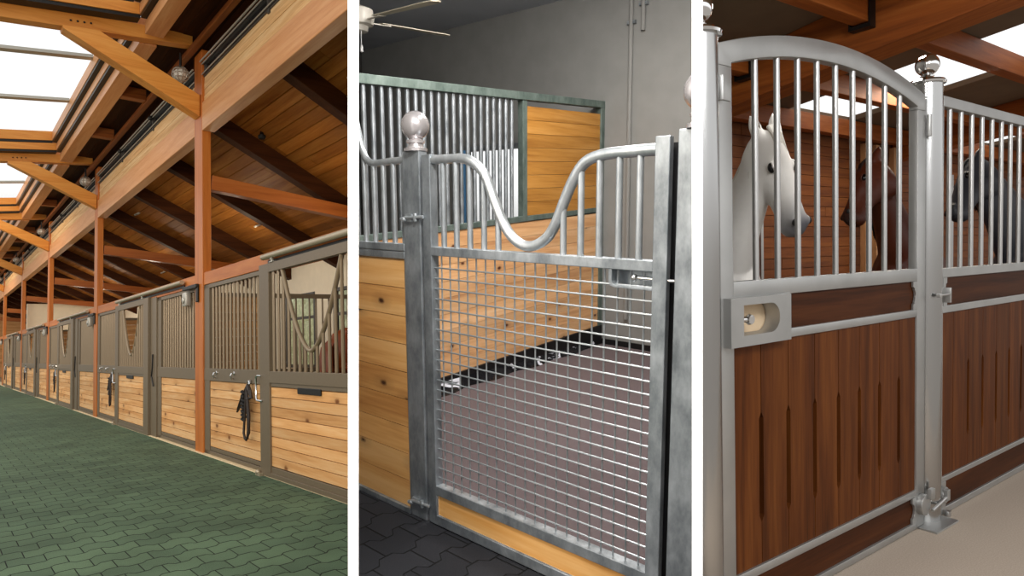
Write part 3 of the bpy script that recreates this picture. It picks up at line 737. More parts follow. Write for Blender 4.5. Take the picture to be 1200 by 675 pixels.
plabel(b_.build('upper_boards', W_oak_y, t), 'amber boards closing the back half above the rail')
b_ = MB()
for q in range(9):
    z0 = .09 + q * .131; z1 = z0 + .128
    b_.hexa([(3.70, -2.0, sl(-2, z0, .05)), (3.74, -2.0, sl(-2, z0, .05)), (3.74, -5.70, sl(-5.7, z0, .05)), (3.70, -5.70, sl(-5.7, z0, .05))], [(3.70, -2.0, sl(-2, z1, .05)), (3.74, -2.0, sl(-2, z1, .05)), (3.74, -5.70, sl(-5.7, z1, .05)), (3.70, -5.70, sl(-5.7, z1, .05))])
plabel(b_.build('lower_boards', W_pine_y, t), 'pale knotty pine boards below the rail')
plabel(MB().hexa([(3.675, -2.0, .003), (3.695, -2.0, .003), (3.695, -5.71, .003), (3.675, -5.71, .003)], [(3.675, -2.0, .0), (3.695, -2.0, .0), (3.695, -5.71, .205), (3.675, -5.71, .205)][0:0] + [(3.675, -2.0, .06), (3.695, -2.0, .06), (3.695, -5.71, .205), (3.675, -5.71, .205)]).build('kick_strip', M_kick, t), 'black rubber strip along the floor')
fl = MB(smooth=60); n = 46; rr = random.Random(5); vs = []; fs = []
for i in range(n + 1):
    y = -3.25 - i * .05
    for k in range(6):
        a = k / 5; w_ = .07 + .03 * math.sin(i * .55)
        vs.append((3.672 - a * w_ * (1 - .5 * (i / n)), y, .003 + (.085 * (1 - a) ** 1.4 * (1 - .4 * i / n)) + (rr.uniform(-.008, .014) if 0 < k < 5 else 0)))
for i in range(n):
    for k in range(5): fs.append((i * 6 + k, i * 6 + k + 1, (i + 1) * 6 + k + 1, (i + 1) * 6 + k))
fl.add(vs, fs)
tag(fl.build('crumpled_film', M_film), 'crumpled black and silver plastic film lying along the pine divider foot', 'plastic film')
# ================================================================== ROOM 3: stable with three horses
use(A3)
St = Mat('satin_stainless', 0.46, 0.9)
t_ = St.n('ShaderNodeTexNoise', Scale=5.0, Detail=4.0); St.l(St.obj(), t_.inputs['Vector'])
St.l(St.ramp(t_.outputs[0], [(0.3, '#adadab'), (0.7, '#b9b9b7')]), St.b.inputs['Base Color'])
M_steel = St.m
M_bar3 = plain('satin_steel_bar', '#bcbbb9', 0.34, 0.9)
M_post = plain('polished_post_steel', '#b4b4b3', 0.24, 1.0)
M_mirror = plain('mirror_steel', '#e8e8e8', 0.03, 1.0)
W_iroko = wood('dark_red_hardwood', '#351805', '#562c0e', '#704019', 'z', 12, 0.55, 0.25, bump=0.06, spec=.12)
W_iroko_x = wood('dark_hardwood_rail', '#2a1304', '#42200a', '#532d11', 'x', 12, 0.55, 0.15, bump=0.06, spec=.12)
W_roof_x = wood('red_brown_purlin', '#743810', '#a3561e', '#c07434', 'x', 7, 0.55, 0.15, bump=0.05)
W_roof_y = wood('red_brown_rafter', '#743810', '#a3561e', '#c07434', 'y', 7, 0.55, 0.15, bump=0.05)
W_back = wood('brown_board_wall', '#5c2c0c', '#824616', '#9a5b24', 'x', 8, 0.65, 0.3, bump=0.06)
M_soffit = plain('brown_grey_roof_board', '#75604a', 0.9, 0, 0.08, 5)
M_sand = plain('beige_textured_floor', '#ab9d8e', 0.95, 0, 0.16, 160)
W_thin = wood('pale_slat_post', '#9a6a40', '#bc8a5c', '#cda177', 'z', 9, 0.6, 0.1)

# ---- setting
box((1.2, -.3, -.05), (9, 1.85, 0.0)).build('floor', M_sand, base=(0, 0, 0), kind='structure')
box((1.2, 1.85, -.05), (22, 4.6, -.001)).build('floor', M_stallfloor, base=(0, 0, 0), kind='structure')
bw = MB(); rr = random.Random(11)
for q in range(24):
    z0 = q * .126; x = 2 + rr.random() * 2
    while x < 24:
        x2 = x + rr.uniform(2, 4); bw.box((x, 4.5, z0), (x2 - .006, 4.55, z0 + .120)); x = x2
bw.box((2, 4.55, 0), (24, 4.6, 3.05))
bw.build('wall_back', W_back, base=(0, 0, 0), kind='structure')
RM = .13
def roofz(y): return 3.42 - RM * (y - 1.56)
# roof boards with two skylight openings
rb = MB()
sk = [(6.78, 8.15, 1.6, 4.32), (11.15, 12.45, 1.6, 4.32)]
edges_x = [0.5, 6.78, 8.15, 11.15, 12.45, 26]
def slab(x0, x1, y0, y1): rb.hexa([(x0, y0, roofz(y0)), (x1, y0, roofz(y0)), (x1, y1, roofz(y1)), (x0, y1, roofz(y1))], [(x0, y0, roofz(y0) + .06), (x1, y0, roofz(y0) + .06), (x1, y1, roofz(y1) + .06), (x0, y1, roofz(y1) + .06)])
for i in range(0, 6, 2): slab(edges_x[i], edges_x[i + 1], -1.0, 4.7)
for x0, x1, y0, y1 in sk: slab(x0, x1, -1.0, y0); slab(x0, x1, y1, 4.7)
rb.build('ceiling', M_soffit, base=(0, 0, 0), kind='structure')
for i, (x0, x1, y0, y1) in enumerate(sk):
    t = thing('skylight', 'white corrugated skylight in the brown roof, %s' % ('above the mirror ball of the gate post' if i == 0 else 'above the dark grey horse'), 'skylight', ((x0 + x1) / 2, (y0 + y1) / 2, roofz(3)))
    pv = MB()
    n = int((x1 - x0) / .05)
    poly = []
    for k in range(n + 1):
        x = x0 + (x1 - x0 - .012) * k / n; dz = .008 if k % 2 else 0
        poly.append((x, dz))
    vs = []
    for k0, (x, dz) in enumerate(poly): vs += [(x + (.012 if k0 == 0 else 0), y0 + .012, roofz(y0) + .03 + dz), (x, y1 - .012, roofz(y1) + .03 + dz)]
    pv.add(vs, [(2 * k, 2 * k + 1, 2 * k + 3, 2 * k + 2) for k in range(n)])
    pv.build('corrugated_sheet', M_glass, t)
# purlins along the fronts, and rafters running down to the back wall
RX = [(4.86, .30, .40), (9.6, .28, .36), (14.4, .28, .36)]
seg = [(1.5, 4.857), (5.163, 9.597), (9.883, 14.397), (14.683, 24)]
where = ('before the massive rafter', 'between the massive rafter and the next', 'beyond the second rafter', 'beyond the far rafter')
for i, y in enumerate((1.58, 2.46, 3.44, 4.30)):
    for k, (xa, xb) in enumerate(seg):
        o = MB(bevel=.006).hexa([(xa, y - .06, roofz(y) - .20), (xb, y - .06, roofz(y) - .20), (xb, y + .06, roofz(y) - .20), (xa, y + .06, roofz(y) - .20)], [(xa, y - .06, roofz(y) - .005), (xb, y - .06, roofz(y) - .005), (xb, y + .06, roofz(y) - .017), (xa, y + .06, roofz(y) - .017)]).build('purlin', W_roof_x)
        tag(o, 'red-brown roof purlin %s, %s' % (('above the steel fronts', 'first behind the fronts', 'second behind the fronts', 'against the board wall')[i], where[k]), 'purlin', 'roof purlins')
def rafter(x, w, h, lb):
    o = MB(bevel=.008).hexa([(x, .7, roofz(.7) - h), (x + w, .7, roofz(.7) - h), (x + w, 4.48, roofz(4.48) - h), (x, 4.48, roofz(4.48) - h)], [(x, .7, roofz(.7) - .002), (x + w, .7, roofz(.7) - .002), (x + w, 4.48, roofz(4.48) - .002), (x, 4.48, roofz(4.48) - .002)]).build('rafter', W_roof_y)
    tag(o, lb, 'rafter')
rafter(4.86, .30, .40, 'massive red-brown rafter crossing above the gate arch')
rafter(9.6, .28, .36, 'massive red-brown rafter beyond the wide skylight')
rafter(14.4, .28, .36, 'far red-brown rafter above the dark grey horse')
for y in (2.4, 3.4):
    yh = {2.4: 2.46, 3.4: 3.44}[y]
    o = MB().box((4.78, yh - .068, roofz(yh) - .24), (4.858, yh + .068, roofz(yh) - .212)).box((4.78, yh - .078, roofz(yh) - .24), (4.858, yh - .066, roofz(yh) - .02)).box((4.78, yh + .066, roofz(yh) - .24), (4.858, yh + .078, roofz(yh) - .03)).build('joist_hanger', M_black)
    tag(o, 'black steel joist hanger on the massive rafter, %s' % ('near the gate arch' if y < 3 else 'deep in the stall'), 'bracket')
for x, w_, z1, mt, lb in ((6.33, .05, 3.0, M_bar3, 'thin grey steel upright behind the white horse'), (8.58, .09, 3.0, W_thin, 'pale wooden upright behind the chestnut ears'), (8.86, .08, 3.0, W_thin, 'pale wooden upright just beyond the chestnut ears'), (9.34, .13, 3.0, W_thin, 'broad pale wooden upright behind the chestnut neck'), (11.1, .10, 2.55, M_bar3, 'grey steel upright beside the dark grey horse muzzle')):
    o = box((x, 4.33, 0), (x + w_, 4.40, min(z1, roofz(4.4) - .22)), .004).build('wall_upright', mt)
    tag(o, lb, 'upright')

# ---- shared pieces of the steel fronts
Y0, Y1 = 1.56, 1.605
def planks(mb, bounds, z0, z1, slots, s0, s1):
    for i in range(len(bounds) - 1):
        a = bounds[i] + .0022; b = bounds[i + 1] - .0022; w_ = .013; c_ = .026
        L = [(a, z0)]; Rr = [(b, z0)]
        if i in slots: Rr += [(b, s0), (b - w_, s0 + c_), (b - w_, s1 - c_), (b, s1)]
        Rr += [(b, z1)]; L2 = [(a, z1)]
        if i - 1 in slots: L2 += [(a, s1), (a + w_, s1 - c_), (a + w_, s0 + c_), (a, s0)]
        mb.prism([(x, Y0 + .010, z) for x, z in L + Rr + L2], (0, .024, 0))
    return mb
def scroll_plate(mb, x, s, z0, z1):
    """steel end plate with a wavy edge on the board ends"""
    m_ = (z0 + z1) / 2; d = s
    pl = [(x, z0), (x + .045 * d, z0), (x + .045 * d, z0 + .028), (x + .030 * d, z0 + .036), (x + .030 * d, m_ - .03), (x + .022 * d, m_ - .018), (x + .019 * d, m_), (x + .022 * d, m_ + .018), (x + .030 * d, m_ + .03), (x + .030 * d, z1 - .036), (x + .045 * d, z1 - .028), (x + .045 * d, z1), (x, z1)]
    mb.prism([(a, Y0 - .002, b) for a, b in pl], (0, .012, 0))
# ---- gate
t = thing('stable_gate', 'stainless steel gate with arched barred top and dark hardwood planks', 'gate', (2.87, 1.58, 0))
N = 40; XL, XR = 2.022, 3.700
def outer(x): return 2.395 - (math.sqrt(2.82 ** 2) - math.sqrt(2.82 ** 2 - (x - 2.862) ** 2))
def inner(x): return 2.309 - (2.82 - math.sqrt(2.82 ** 2 - (x - 2.855) ** 2))
fr = MB(smooth=30, bevel=.003)
pl = [(XL + (XR - XL) * k / N, outer(XL + (XR - XL) * k / N)) for k in range(N + 1)]
xi0, xi1 = 2.105, 3.612
pi_ = [(xi1 - (xi1 - xi0) * k / N, inner(xi1 - (xi1 - xi0) * k / N)) for k in range(N + 1)]
fr.prism([(x, Y0, z) for x, z in pl + [(XR, 2.19)] + [(xi1, 2.19)] + pi_ + [(xi0, 2.19), (XL, 2.19)]], (0, Y1 - Y0, 0))
fr.box((XL, Y0, .012), (xi0, Y1, 2.19)).box((xi1, Y0, .012), (XR, Y1, 2.19))
fr.box((xi0, Y0, 1.312), (xi1, Y1, 1.377)).box((xi0, Y0, 1.128), (xi1, Y1, 1.166)).box((xi0, Y0, .178), (xi1, Y1, .215)).box((xi0, Y0, .006), (xi1, Y1, .040))
fr.build('frame', M_steel, t)
for x in (2.246, 2.392, 2.537, 2.682, 2.829, 2.974, 3.121, 3.267, 3.413):
    x *= 1.0141; MB(smooth=40).tube([(x, Y0 + .022, 1.376), (x, Y0 + .022, inner(x) + .004)], .0125, 14).build('bar', M_bar3, t)
bd = [2.105] + [b * 1.0064 for b in (2.272, 2.461, 2.660, 2.853, 3.035, 3.223, 3.416)] + [3.612]
planks(MB(), bd, .215, 1.128, range(0, 7), .388, .840).build('planks', W_iroko, t)
pb = MB(); planks(pb, [2.06, 3.66], .178, 1.15, [], 0, 0); 
plabel(box((2.40, Y0 + .012, 1.166), (xi1, Y0 + .034, 1.312)).build('name_board', W_iroko_x, t), 'plain dark hardwood board below the bars')
plabel(box((xi0, Y0 + .012, .040), (xi1, Y0 + .034, .178)).build('kick_board', W_iroko_x, t), 'dark hardwood kickboard')
pt = MB(bevel=.001); scroll_plate(pt, xi1, -1, 1.166, 1.312); scroll_plate(pt, xi1, -1, .040, .178); scroll_plate(pt, 2.43, 1, 1.160, 1.318)
pt.build('end_plate', M_steel, t)
# lock box with a round-ended opening
x0, x1, z0, z1 = 2.041, 2.43, 1.128, 1.316
oa, ob, oz0, oz1 = 2.118, 2.352, 1.170, 1.287
hr = (oz1 - oz0) / 2; hc = (oz0 + oz1) / 2
hole = [(oa, oz0), (ob - hr, oz0)] + [(ob - hr + hr * math.sin(PI * k / 16), hc - hr * math.cos(PI * k / 16)) for k in range(1, 16)] + [(ob - hr, oz1), (oa, oz1)]
nh = len(hole)
lo = [(x0, z0), (x1, z0)] + [(x1, z0 + (z1 - z0) * k / 16) for k in range(1, 16)] + [(x1, z1), (x0, z1)]
lb = MB(smooth=30)
yA, yB = Y0 - .035, Y0 + .03
vs = [(x, yA, z) for x, z in lo] + [(x, yA, z) for x, z in hole] + [(x, yB, z) for x, z in lo] + [(x, yB, z) for x, z in hole]
fs = []
for k in range(nh):
    k2 = (k + 1) % nh
    fs += [(k, k2, nh + k2, nh + k), (2 * nh + k2, 2 * nh + k, 3 * nh + k, 3 * nh + k2), (k2, k, 2 * nh + k, 2 * nh + k2), (nh + k, nh + k2, 3 * nh + k2, 3 * nh + k)]
lb.add(vs, fs)
lk = lb.build('lock_box', M_steel, t)
plabel(box((oa - .02, Y0 + .034, oz0 - .02), (ob + .02, Y0 + .044, oz1 + .02)).build('lock_back', plain('pale_lock_backing', '#c9b191', 0.6), lk), 'pale backing seen through the opening')
plabel(MB(smooth=40).tube([(2.07, Y0 - .01, 1.232), (2.13, Y0 - .01, 1.230), (2.165, Y0 - .012, 1.228)], .011, 12, rs=[.013, .010, .013]).lathe([(.0, -.01), (.018, -.008), (.022, .0), (.018, .012), (.0, .014)], (2.175, Y0 - .018, 1.228), 16, (0, -1, 0)).build('lock_bolt', M_mirror, lk), 'round polished bolt knob')
for xx, za, zb in ((2.027, 2.055, 2.145), (3.709, 2.06, 2.17)):
    h = MB(smooth=35, bevel=.001).tube([(xx, Y0 - .012, za), (xx, Y0 - .012, zb)], .012, 12)
    if xx < 3: h.box((xx, Y0 - .006, za + .005), (xx + .065, Y0 - .0, zb - .005))
    h.build('hinge', M_steel, t)
# foot stop
fo = MB(smooth=35, bevel=.002)
cx, cz = 3.655, .132
fo.prism([(cx + .052 * math.cos(a), Y0 - .03, cz + .056 * math.sin(a)) for a in [2 * PI * k / 24 for k in range(24)]], (0, .03, 0)).box((cx + .01, Y0 - .05, cz + .03), (cx + .055, Y0 - .03, cz + .085))
fo.build('foot_stop', M_steel, t)

# ---- round posts with chrome balls
def round_post(x, y, r, top, rb, lb, plate=True):
    t = thing('round_post', lb, 'post', (x, y, 0))
    MB(smooth=40).lathe([(r, 0), (r, top), (r - .004, top + .002)], (x, y, 0), 40).build('tube', M_post, t)
    MB(smooth=35).lathe([(r, 0), (r + .014, .002), (r + .016, .012), (r + .008, .022), (r - .015, .026), (.035, .030), (.030, .040), (.034, .046), (.022, .052)], (x, y, top), 36).build('cap_collar', M_mirror, t)
    plabel(MB(smooth=40).ball((x, y, top + .046 + rb), rb, 36).build('ball', M_mirror, t), 'mirror-polished ball')
    if plate: MB(bevel=.002).box((x - .17, y - .13, 0.0), (x + .09, y + .08, .010)).build('base_plate', M_steel, t)
round_post(3.806, 1.60, .073, 2.345, .058, 'round steel post with a mirror ball between the arched gate and the fixed front')
round_post(1.957, 1.60, .075, 2.285, .058, 'round steel post with a mirror ball at the lock side, cut by the white partition', False)
t = thing('gate_catch', 'small steel catch with a pin across the round post, under the bars', 'catch', (3.86, 1.50, 1.22))
MB(smooth=35, bevel=.001).tube([(3.755, 1.517, 1.232), (3.90, 1.522, 1.232)], .006, 8).box((3.895, 1.52, 1.185), (3.915, 1.56, 1.265)).box((3.735, 1.505, 1.222), (3.765, 1.522, 1.242)).build('pin', M_bar3, t)
t = thing('floor_latch', 'steel drop latch joining the foot of the gate to the fixed front', 'latch', (3.86, 1.5, .1))
MB(smooth=35).tube([(3.69, 1.515, .100), (3.89, 1.525, .125)], .008, 10).build('arm', M_bar3, t)
MB(bevel=.003).prism([(3.905 + .038 * math.cos(a), 1.535, .125 + .045 * math.sin(a)) for a in [2 * PI * k / 20 for k in range(20)]], (0, .022, 0)).box((3.872, 1.515, .105), (3.905, 1.54, .165)).build('bracket', M_steel, t)

# ---- fixed front beyond the post
t = thing('stall_screen', 'fixed stainless stall front with straight barred top and dark hardwood planks', 'stall front', (5.0, 1.58, 0))
xa, xb = 3.882, 7.6
fr = MB(bevel=.003).box((xa, Y0, .012), (xa + .03, Y1, 2.295)).box((xb - .085, Y0, .012), (xb, Y1, 2.295)).box((xa + .03, Y0, 2.238), (xb - .085, Y1, 2.295))
fr.box((xa + .03, Y0, 1.318), (xb - .085, Y1, 1.368)).box((xa + .03, Y0, 1.124), (xb - .085, Y1, 1.164)).box((xa + .03, Y0, .186), (xb - .085, Y1, .216)).box((xa + .03, Y0, .004), (xb - .085, Y1, .040))
fr.build('frame', M_steel, t)
for q in range(27):
    x = (3.976 + q * .142) * 1.0141
    if x < xb - .1: MB(smooth=40).tube([(x, Y0 + .022, 1.367), (x, Y0 + .022, 2.24)], .0125, 14).build('bar', M_bar3, t)
bd = [xa + .03, 4.066] + [4.268 + q * .2035 for q in range(17)]; bd = [b for b in bd if b < xb - .12] + [xb - .085]
planks(MB(), bd, .216, 1.124, range(1, len(bd) - 2), .388, .84).build('planks', W_iroko, t)
plabel(box((xa + .03, Y0 + .012, 1.164), (xb - .085, Y0 + .034, 1.318)).build('name_board', W_iroko_x, t), 'plain dark hardwood board below the bars')
plabel(box((xa + .03, Y0 + .012, .040), (xb - .085, Y0 + .034, .186)).build('kick_board', W_iroko_x, t), 'dark hardwood kickboard')
pt = MB(bevel=.001); scroll_plate(pt, xa + .03, 1, 1.164, 1.318); scroll_plate(pt, xa + .03, 1, .040, .186)
pt.build('end_plate', M_steel, t)
MB(smooth=40).tube([(3.935, 1.54, 0), (3.935, 1.54, .03)], .016, 10).build('floor_pin', M_bar3, t)

# ================================================================== horses
def spline(pts, n=8):
    out = []
    for i in range(len(pts) - 1):
        p0, p1, p2, p3 = pts[max(i - 1, 0)], pts[i], pts[i + 1], pts[min(i + 2, len(pts) - 1)]
        for k in range(n):
            q = k / n; out.append([.5 * (2 * b + (c_ - a) * q + (2 * a - 5 * b + 4 * c_ - d) * q * q + (3 * b - a - 3 * c_ + d) * q ** 3) for a, b, c_, d in zip(p0, p1, p2, p3)])
    out.append(list(pts[-1])); return out
def loft(mb, secs, n=20):
    """secs: list of (centre, across, upward, half-across, half-up)"""
    vs = []; fs = []
    for c, a, u, ha, hu in secs:
        for k in range(n):
            q = 2 * PI * k / n; vs.append(c + a * (math.cos(q) * ha) + u * (math.sin(q) * hu))
    m_ = len(secs)
    for i in range(m_ - 1):
        for k in range(n): fs.append((i * n + k, i * n + (k + 1) % n, (i + 1) * n + (k + 1) % n, (i + 1) * n + k))
    fs += [list(range(n))[::-1], list(range((m_ - 1) * n, m_ * n))]
    mb.add(vs, fs)
def coat(name, base, muzzle, mz, r0, r1, rough=0.45):
    m_ = Mat(name, rough); m_.b.inputs['Specular IOR Level'].default_value = 0.35
    vd = m_.n('ShaderNodeVectorMath', operation='DISTANCE'); m_.l(m_.obj(), vd.inputs[0]); vd.inputs[1].default_value = mz
    mr = m_.n('ShaderNodeMapRange'); m_.l(vd.outputs['Value'], mr.inputs[0]); mr.inputs[1].default_value = r0; mr.inputs[2].default_value = r1
    t = m_.n('ShaderNodeTexNoise', Scale=14.0, Detail=4.0); m_.l(m_.obj(), t.inputs['Vector'])
    f = m_.math('ADD', mr.outputs[0], m_.math('MULTIPLY', m_.math('SUBTRACT', t.outputs[0], .5), .3))
    c1 = m_.mix(t.outputs[0], base, tuple(x * .86 for x in lin(base)[:3]) + (1,))
    cl_ = m_.n('ShaderNodeClamp'); m_.l(f, cl_.inputs[0])
    m_.l(m_.mix(cl_.outputs[0], muzzle, c1), m_.b.inputs['Base Color'])
    return m_.m
M_eye = plain('dark_horse_eye', '#0b0807', 0.06)
M_nos = plain('dark_nostril', '#17120f', 0.6)
def horse(label, O, ang, poll, hd, face, skin, hair, hoof, head_len=.60, voxel=.014, lowneck=None, tail=None, group='horses in the hardwood stable', ear_dark=None):
    """O: ground point under the chest, ang: heading; poll: head top; hd: poll-to-muzzle; face: forehead direction - all in room coordinates"""
    ca, sa = math.cos(ang), math.sin(ang)
    fx, fy, fz = V((ca, sa, 0)), V((-sa, ca, 0)), V((0, 0, 1))
    def W(x, y, z): return V(O) + fx * x + fy * y + fz * z
    poll = V(poll); hd = V(hd).normalized(); face = V(face); face = (face - hd * face.dot(hd)).normalized(); side = hd.cross(face).normalized()
    b = MB()
    loft(b, [(W(x, 0, z), fy, fz, w_, h_) for x, z, h_, w_ in [(-1.20, 1.22, .05, .05), (-1.17, 1.24, .17, .13), (-1.08, 1.24, .27, .22), (-.90, 1.23, .34, .29), (-.65, 1.19, .35, .31), (-.35, 1.15, .345, .31), (-.05, 1.15, .36, .30), (.18, 1.19, .38, .26), (.36, 1.21, .36, .235), (.50, 1.20, .27, .20), (.58, 1.19, .14, .13)]], 28)
    # neck
    pb = poll - W(0, 0, 0); pl_ = V((pb.dot(fx), pb.dot(fy), pb.z))
    nb = lowneck or V((.24, 0, 1.33))
    jaw = hd * .10 - face * .045
    p_end = pl_ + V((jaw.dot(fx), jaw.dot(fy), jaw.z))
    d_ = p_end - nb
    pts = spline([tuple(nb + V((-.12, 0, -.10))) + (.36, .185), tuple(nb + V((d_.x * .22, d_.y * .2, d_.z * .26))) + (.285, .155), tuple(nb + V((d_.x * .50, d_.y * .5, d_.z * .58))) + (.215, .125), tuple(nb + V((d_.x * .82, d_.y * .82, d_.z * .88))) + (.165, .10), tuple(p_end) + (.125, .088)], 7)
    secs = []
    for i, p in enumerate(pts):
        a = V(pts[min(i + 1, len(pts) - 1)][:3]) - V(pts[max(i - 1, 0)][:3]); a.normalize()
        s_ = V((0, 1, 0)); s_ = (s_ - a * a.dot(s_)).normalized(); u_ = s_.cross(a) * -1
        if u_.x > 0: u_ = -u_
        to = lambda q: fx * q.x + fy * q.y + fz * q.z
        secs.append((W(*p[:3]), to(s_), to(u_), p[4], p[3]))
    loft(b, secs, 22)
    crest = [(s_[0] + s_[2] * (s_[4] * .97), s_[1], s_[2]) for s_ in secs]
    # head
    L = head_len
    hs = [(-.07, .045, .055, .02), (-.03, .078, .085, .03), (.04, .118, .098, .055), (.14, .150, .106, .082), (.26, .152, .102, .085), (.36, .130, .093, .070), (.47, .104, .085, .052), (.58, .088, .070, .044), (.70, .080, .062, .043), (.80, .081, .062, .046), (.89, .080, .064, .048), (.95, .066, .056, .05), (.99, .042, .042, .048), (1.01, .018, .02, .045)]
    loft(b, [(poll + hd * (t_ * L) - face * off * 1.1, side, face, w_ * 1.06 * L / .6, h_ * 1.14 * L / .6) for t_, h_, w_, off in hs], 24)
    # lower jaw and lip
    loft(b, [(poll + hd * (t_ * L) - face * off, side, face, w_, h_) for t_, off, h_, w_ in [(.80, .085, .03, .04), (.88, .10, .032, .042), (.94, .10, .026, .036), (.97, .095, .012, .02)]], 14)
    # brow and cheek swellings
    for sg in (1, -1):
        e = poll + hd * (.335 * L) + face * .022 + side * (sg * .068 * L / .6)
        b.ball(e + hd * -.012, .032, 14)
        b.ball(poll + hd * (.27 * L) - face * .13 + side * (sg * .055), .075, 14, (.8, .8, 1))
        b.ball(poll + hd * (.89 * L) + face * .004 + side * (sg * .042), .032, 12)
    # legs
    for x, y, pts in ((.32, .15, 0), (.30, -.15, 0), (-.92, .17, 1), (-.98, -.17, 1)):
        if not pts: q = [(x, y * .9, 1.1, .15), (x + .02, y, .85, .105), (x + .01, y, .68, .072), (x + .02, y, .50, .060), (x + .01, y, .44, .048), (x, y, .22, .037), (x, y, .14, .048), (x + .03, y, .08, .045), (x + .05, y, .04, .06), (x + .06, y, .0, .066)]
        else: q = [(x + .02, y * .9, 1.12, .22), (x + .10, y, .92, .17), (x + .04, y, .76, .105), (x - .08, y, .62, .07), (x - .12, y, .52, .062), (x - .09, y, .42, .048), (x - .06, y, .22, .040), (x - .05, y, .14, .050), (x - .02, y, .08, .046), (x, y, .04, .06), (x + .01, y, .0, .066)]
        b.tube([W(*k[:3]) for k in q], 0, 14, rs=[k[3] for k in q])
    # ears
    for sg in (1, -1):
        e0 = poll + side * (sg * .070) + face * .01 - hd * .015
        dir_ = (-hd * .98 + side * (sg * .10) + face * .10).normalized()
        b.tube([e0 - dir_ * .03, e0 + dir_ * .025, e0 + dir_ * .06, e0 + dir_ * .095, e0 + dir_ * .122, e0 + dir_ * .14], 0, 12, rs=[.034, .036, .037, .028, .014, .004])
    # one continuous skin
    tmp = bpy.data.meshes.new('tmp'); bm = bmesh.new(); bv = [bm.verts.new(p) for p in b.v]
    for f in b.f:
        try: bm.faces.new([bv[i] for i in f])
        except ValueError: pass
    bmesh.ops.recalc_face_normals(bm, faces=bm.faces[:]); bm.to_mesh(tmp); bm.free()
    ob = bpy.data.objects.new('tmp', tmp); COL.objects.link(ob)
    rm = ob.modifiers.new('r', 'REMESH'); rm.mode = 'VOXEL'; rm.voxel_size = voxel
    sm = ob.modifiers.new('s', 'SMOOTH'); sm.factor = .5; sm.iterations = 6
    ev = ob.evaluated_get(bpy.context.evaluated_depsgraph_get()); me = bpy.data.meshes.new_from_object(ev)
    body = MB(smooth=180); body.v = [v.co.copy() for v in me.vertices]; body.f = [list(p.vertices) for p in me.polygons]
    bpy.data.objects.remove(ob); bpy.data.meshes.remove(tmp)
    r = body.build('horse', skin, base=O)
    bpy.data.meshes.remove(me)
    if r is None: return None
    tag(r, label, 'horse', group)
    for sg in (1, -1):
        ec = poll + hd * (.335 * L) + face * .026 + side * (sg * (.077 * L / .6 + .007))
        eb = MB(smooth=60).ball((0, 0, 0), 1, 16); eb.v = [ec + hd * (p.x * .030 - p.y * .006) + face * (p.y * .020) + side * (p.z * .019) for p in eb.v]
        eb.build('eye', M_eye, r)
        lid = MB(smooth=60).tube([ec + side * (sg * .008) + hd * (.036 * math.cos(q)) + face * (.024 * math.sin(q)) - side * (sg * .012 * abs(math.cos(q))) for q in [PI * k / 8 for k in range(9)]], 0, 8, rs=[.002, .004, .005, .006, .006, .006, .005, .004, .002])
        lid.build('eyelid', skin, r)
        MB(smooth=60).ball(poll + hd * (.90 * L) + face * .014 + side * (sg * .054), .017, 12, (.9, .9, 1.25)).build('nostril', M_nos, r)
        e0 = poll + side * (sg * .070) + face * .01 - hd * .015
        dir_ = (-hd * .98 + side * (sg * .10) + face * .10).normalized()
        if ear_dark: plabel(MB(smooth=60).tube([e0 + face * .022 + dir_ * .025, e0 + face * .025 + dir_ * .06, e0 + face * .017 + dir_ * .095, e0 + face * .010 + dir_ * .108], 0, 8, rs=[.010, .015, .012, .004]).build('inner_ear', ear_dark, r), 'darker inside of the ear')
    MB(smooth=60).tube([poll + hd * (tt * L) - face * (.082 * L / .6) + side * ss for tt, ss in ((.84, -.058), (.90, -.056), (.955, -.045), (.985, -.022), (.992, 0), (.985, .022), (.955, .045), (.90, .056), (.84, .058))], .0045, 6).build('mouth', M_nos, r)
    mn = MB(smooth=60); rr = random.Random(2)
    for i in range(3, len(crest) - 1):
        for k in range(5):
            c, a_, u_ = crest[i]; c2 = crest[i + 1][0]; p = c.lerp(c2, k / 5)
            sg = -1 if (a_.dot(fy) > 0) else 1
            dn = V((0, 0, -1)); ln = rr.uniform(.16, .24)
            s_ = a_ * sg
            mn.tube([p - u_ * .02, p + u_ * .012 + s_ * .03, p - u_ * .05 + s_ * .085 + dn * .02, p - u_ * .09 + s_ * .11 + dn * ln * .6, p - u_ * .10 + s_ * .115 + dn * ln], 0, 6, rs=[.014, .017, .016, .012, .004])
    for k in range(6):
        s_ = side * ((k - 2.5) * .010)
        mn.tube([poll - hd * .05 + face * .055 + s_ * .6, poll + hd * .02 + face * .075 + s_, poll + hd * .07 + face * .070 + s_ * 1.2, poll + hd * rr.uniform(.10, .16) + face * .068 + s_ * 1.4], 0, 6, rs=[.012, .012, .009, .003])
    mn.build('mane', hair, r)
    tl = MB(smooth=60)
    for k in range(10):
        a = (k - 4.5) * .012; tl.tube([W(-1.16, a, 1.40), W(-1.27, a * 1.4, 1.30), W(-1.31, a * 2.2, .95), W(-1.28, a * 1.6, .55)], 0, 6, rs=[.02, .024, .022, .006])
    tl.build('tail', tail or hair, r)
    return r
M_wmane = plain('pale_grey_mane', '#d8d3c8', 0.7, 0, 0.12, 40)
M_bmane = plain('black_brown_mane', '#26140c', 0.6)
M_kmane = plain('black_mane', '#15161a', 0.6)
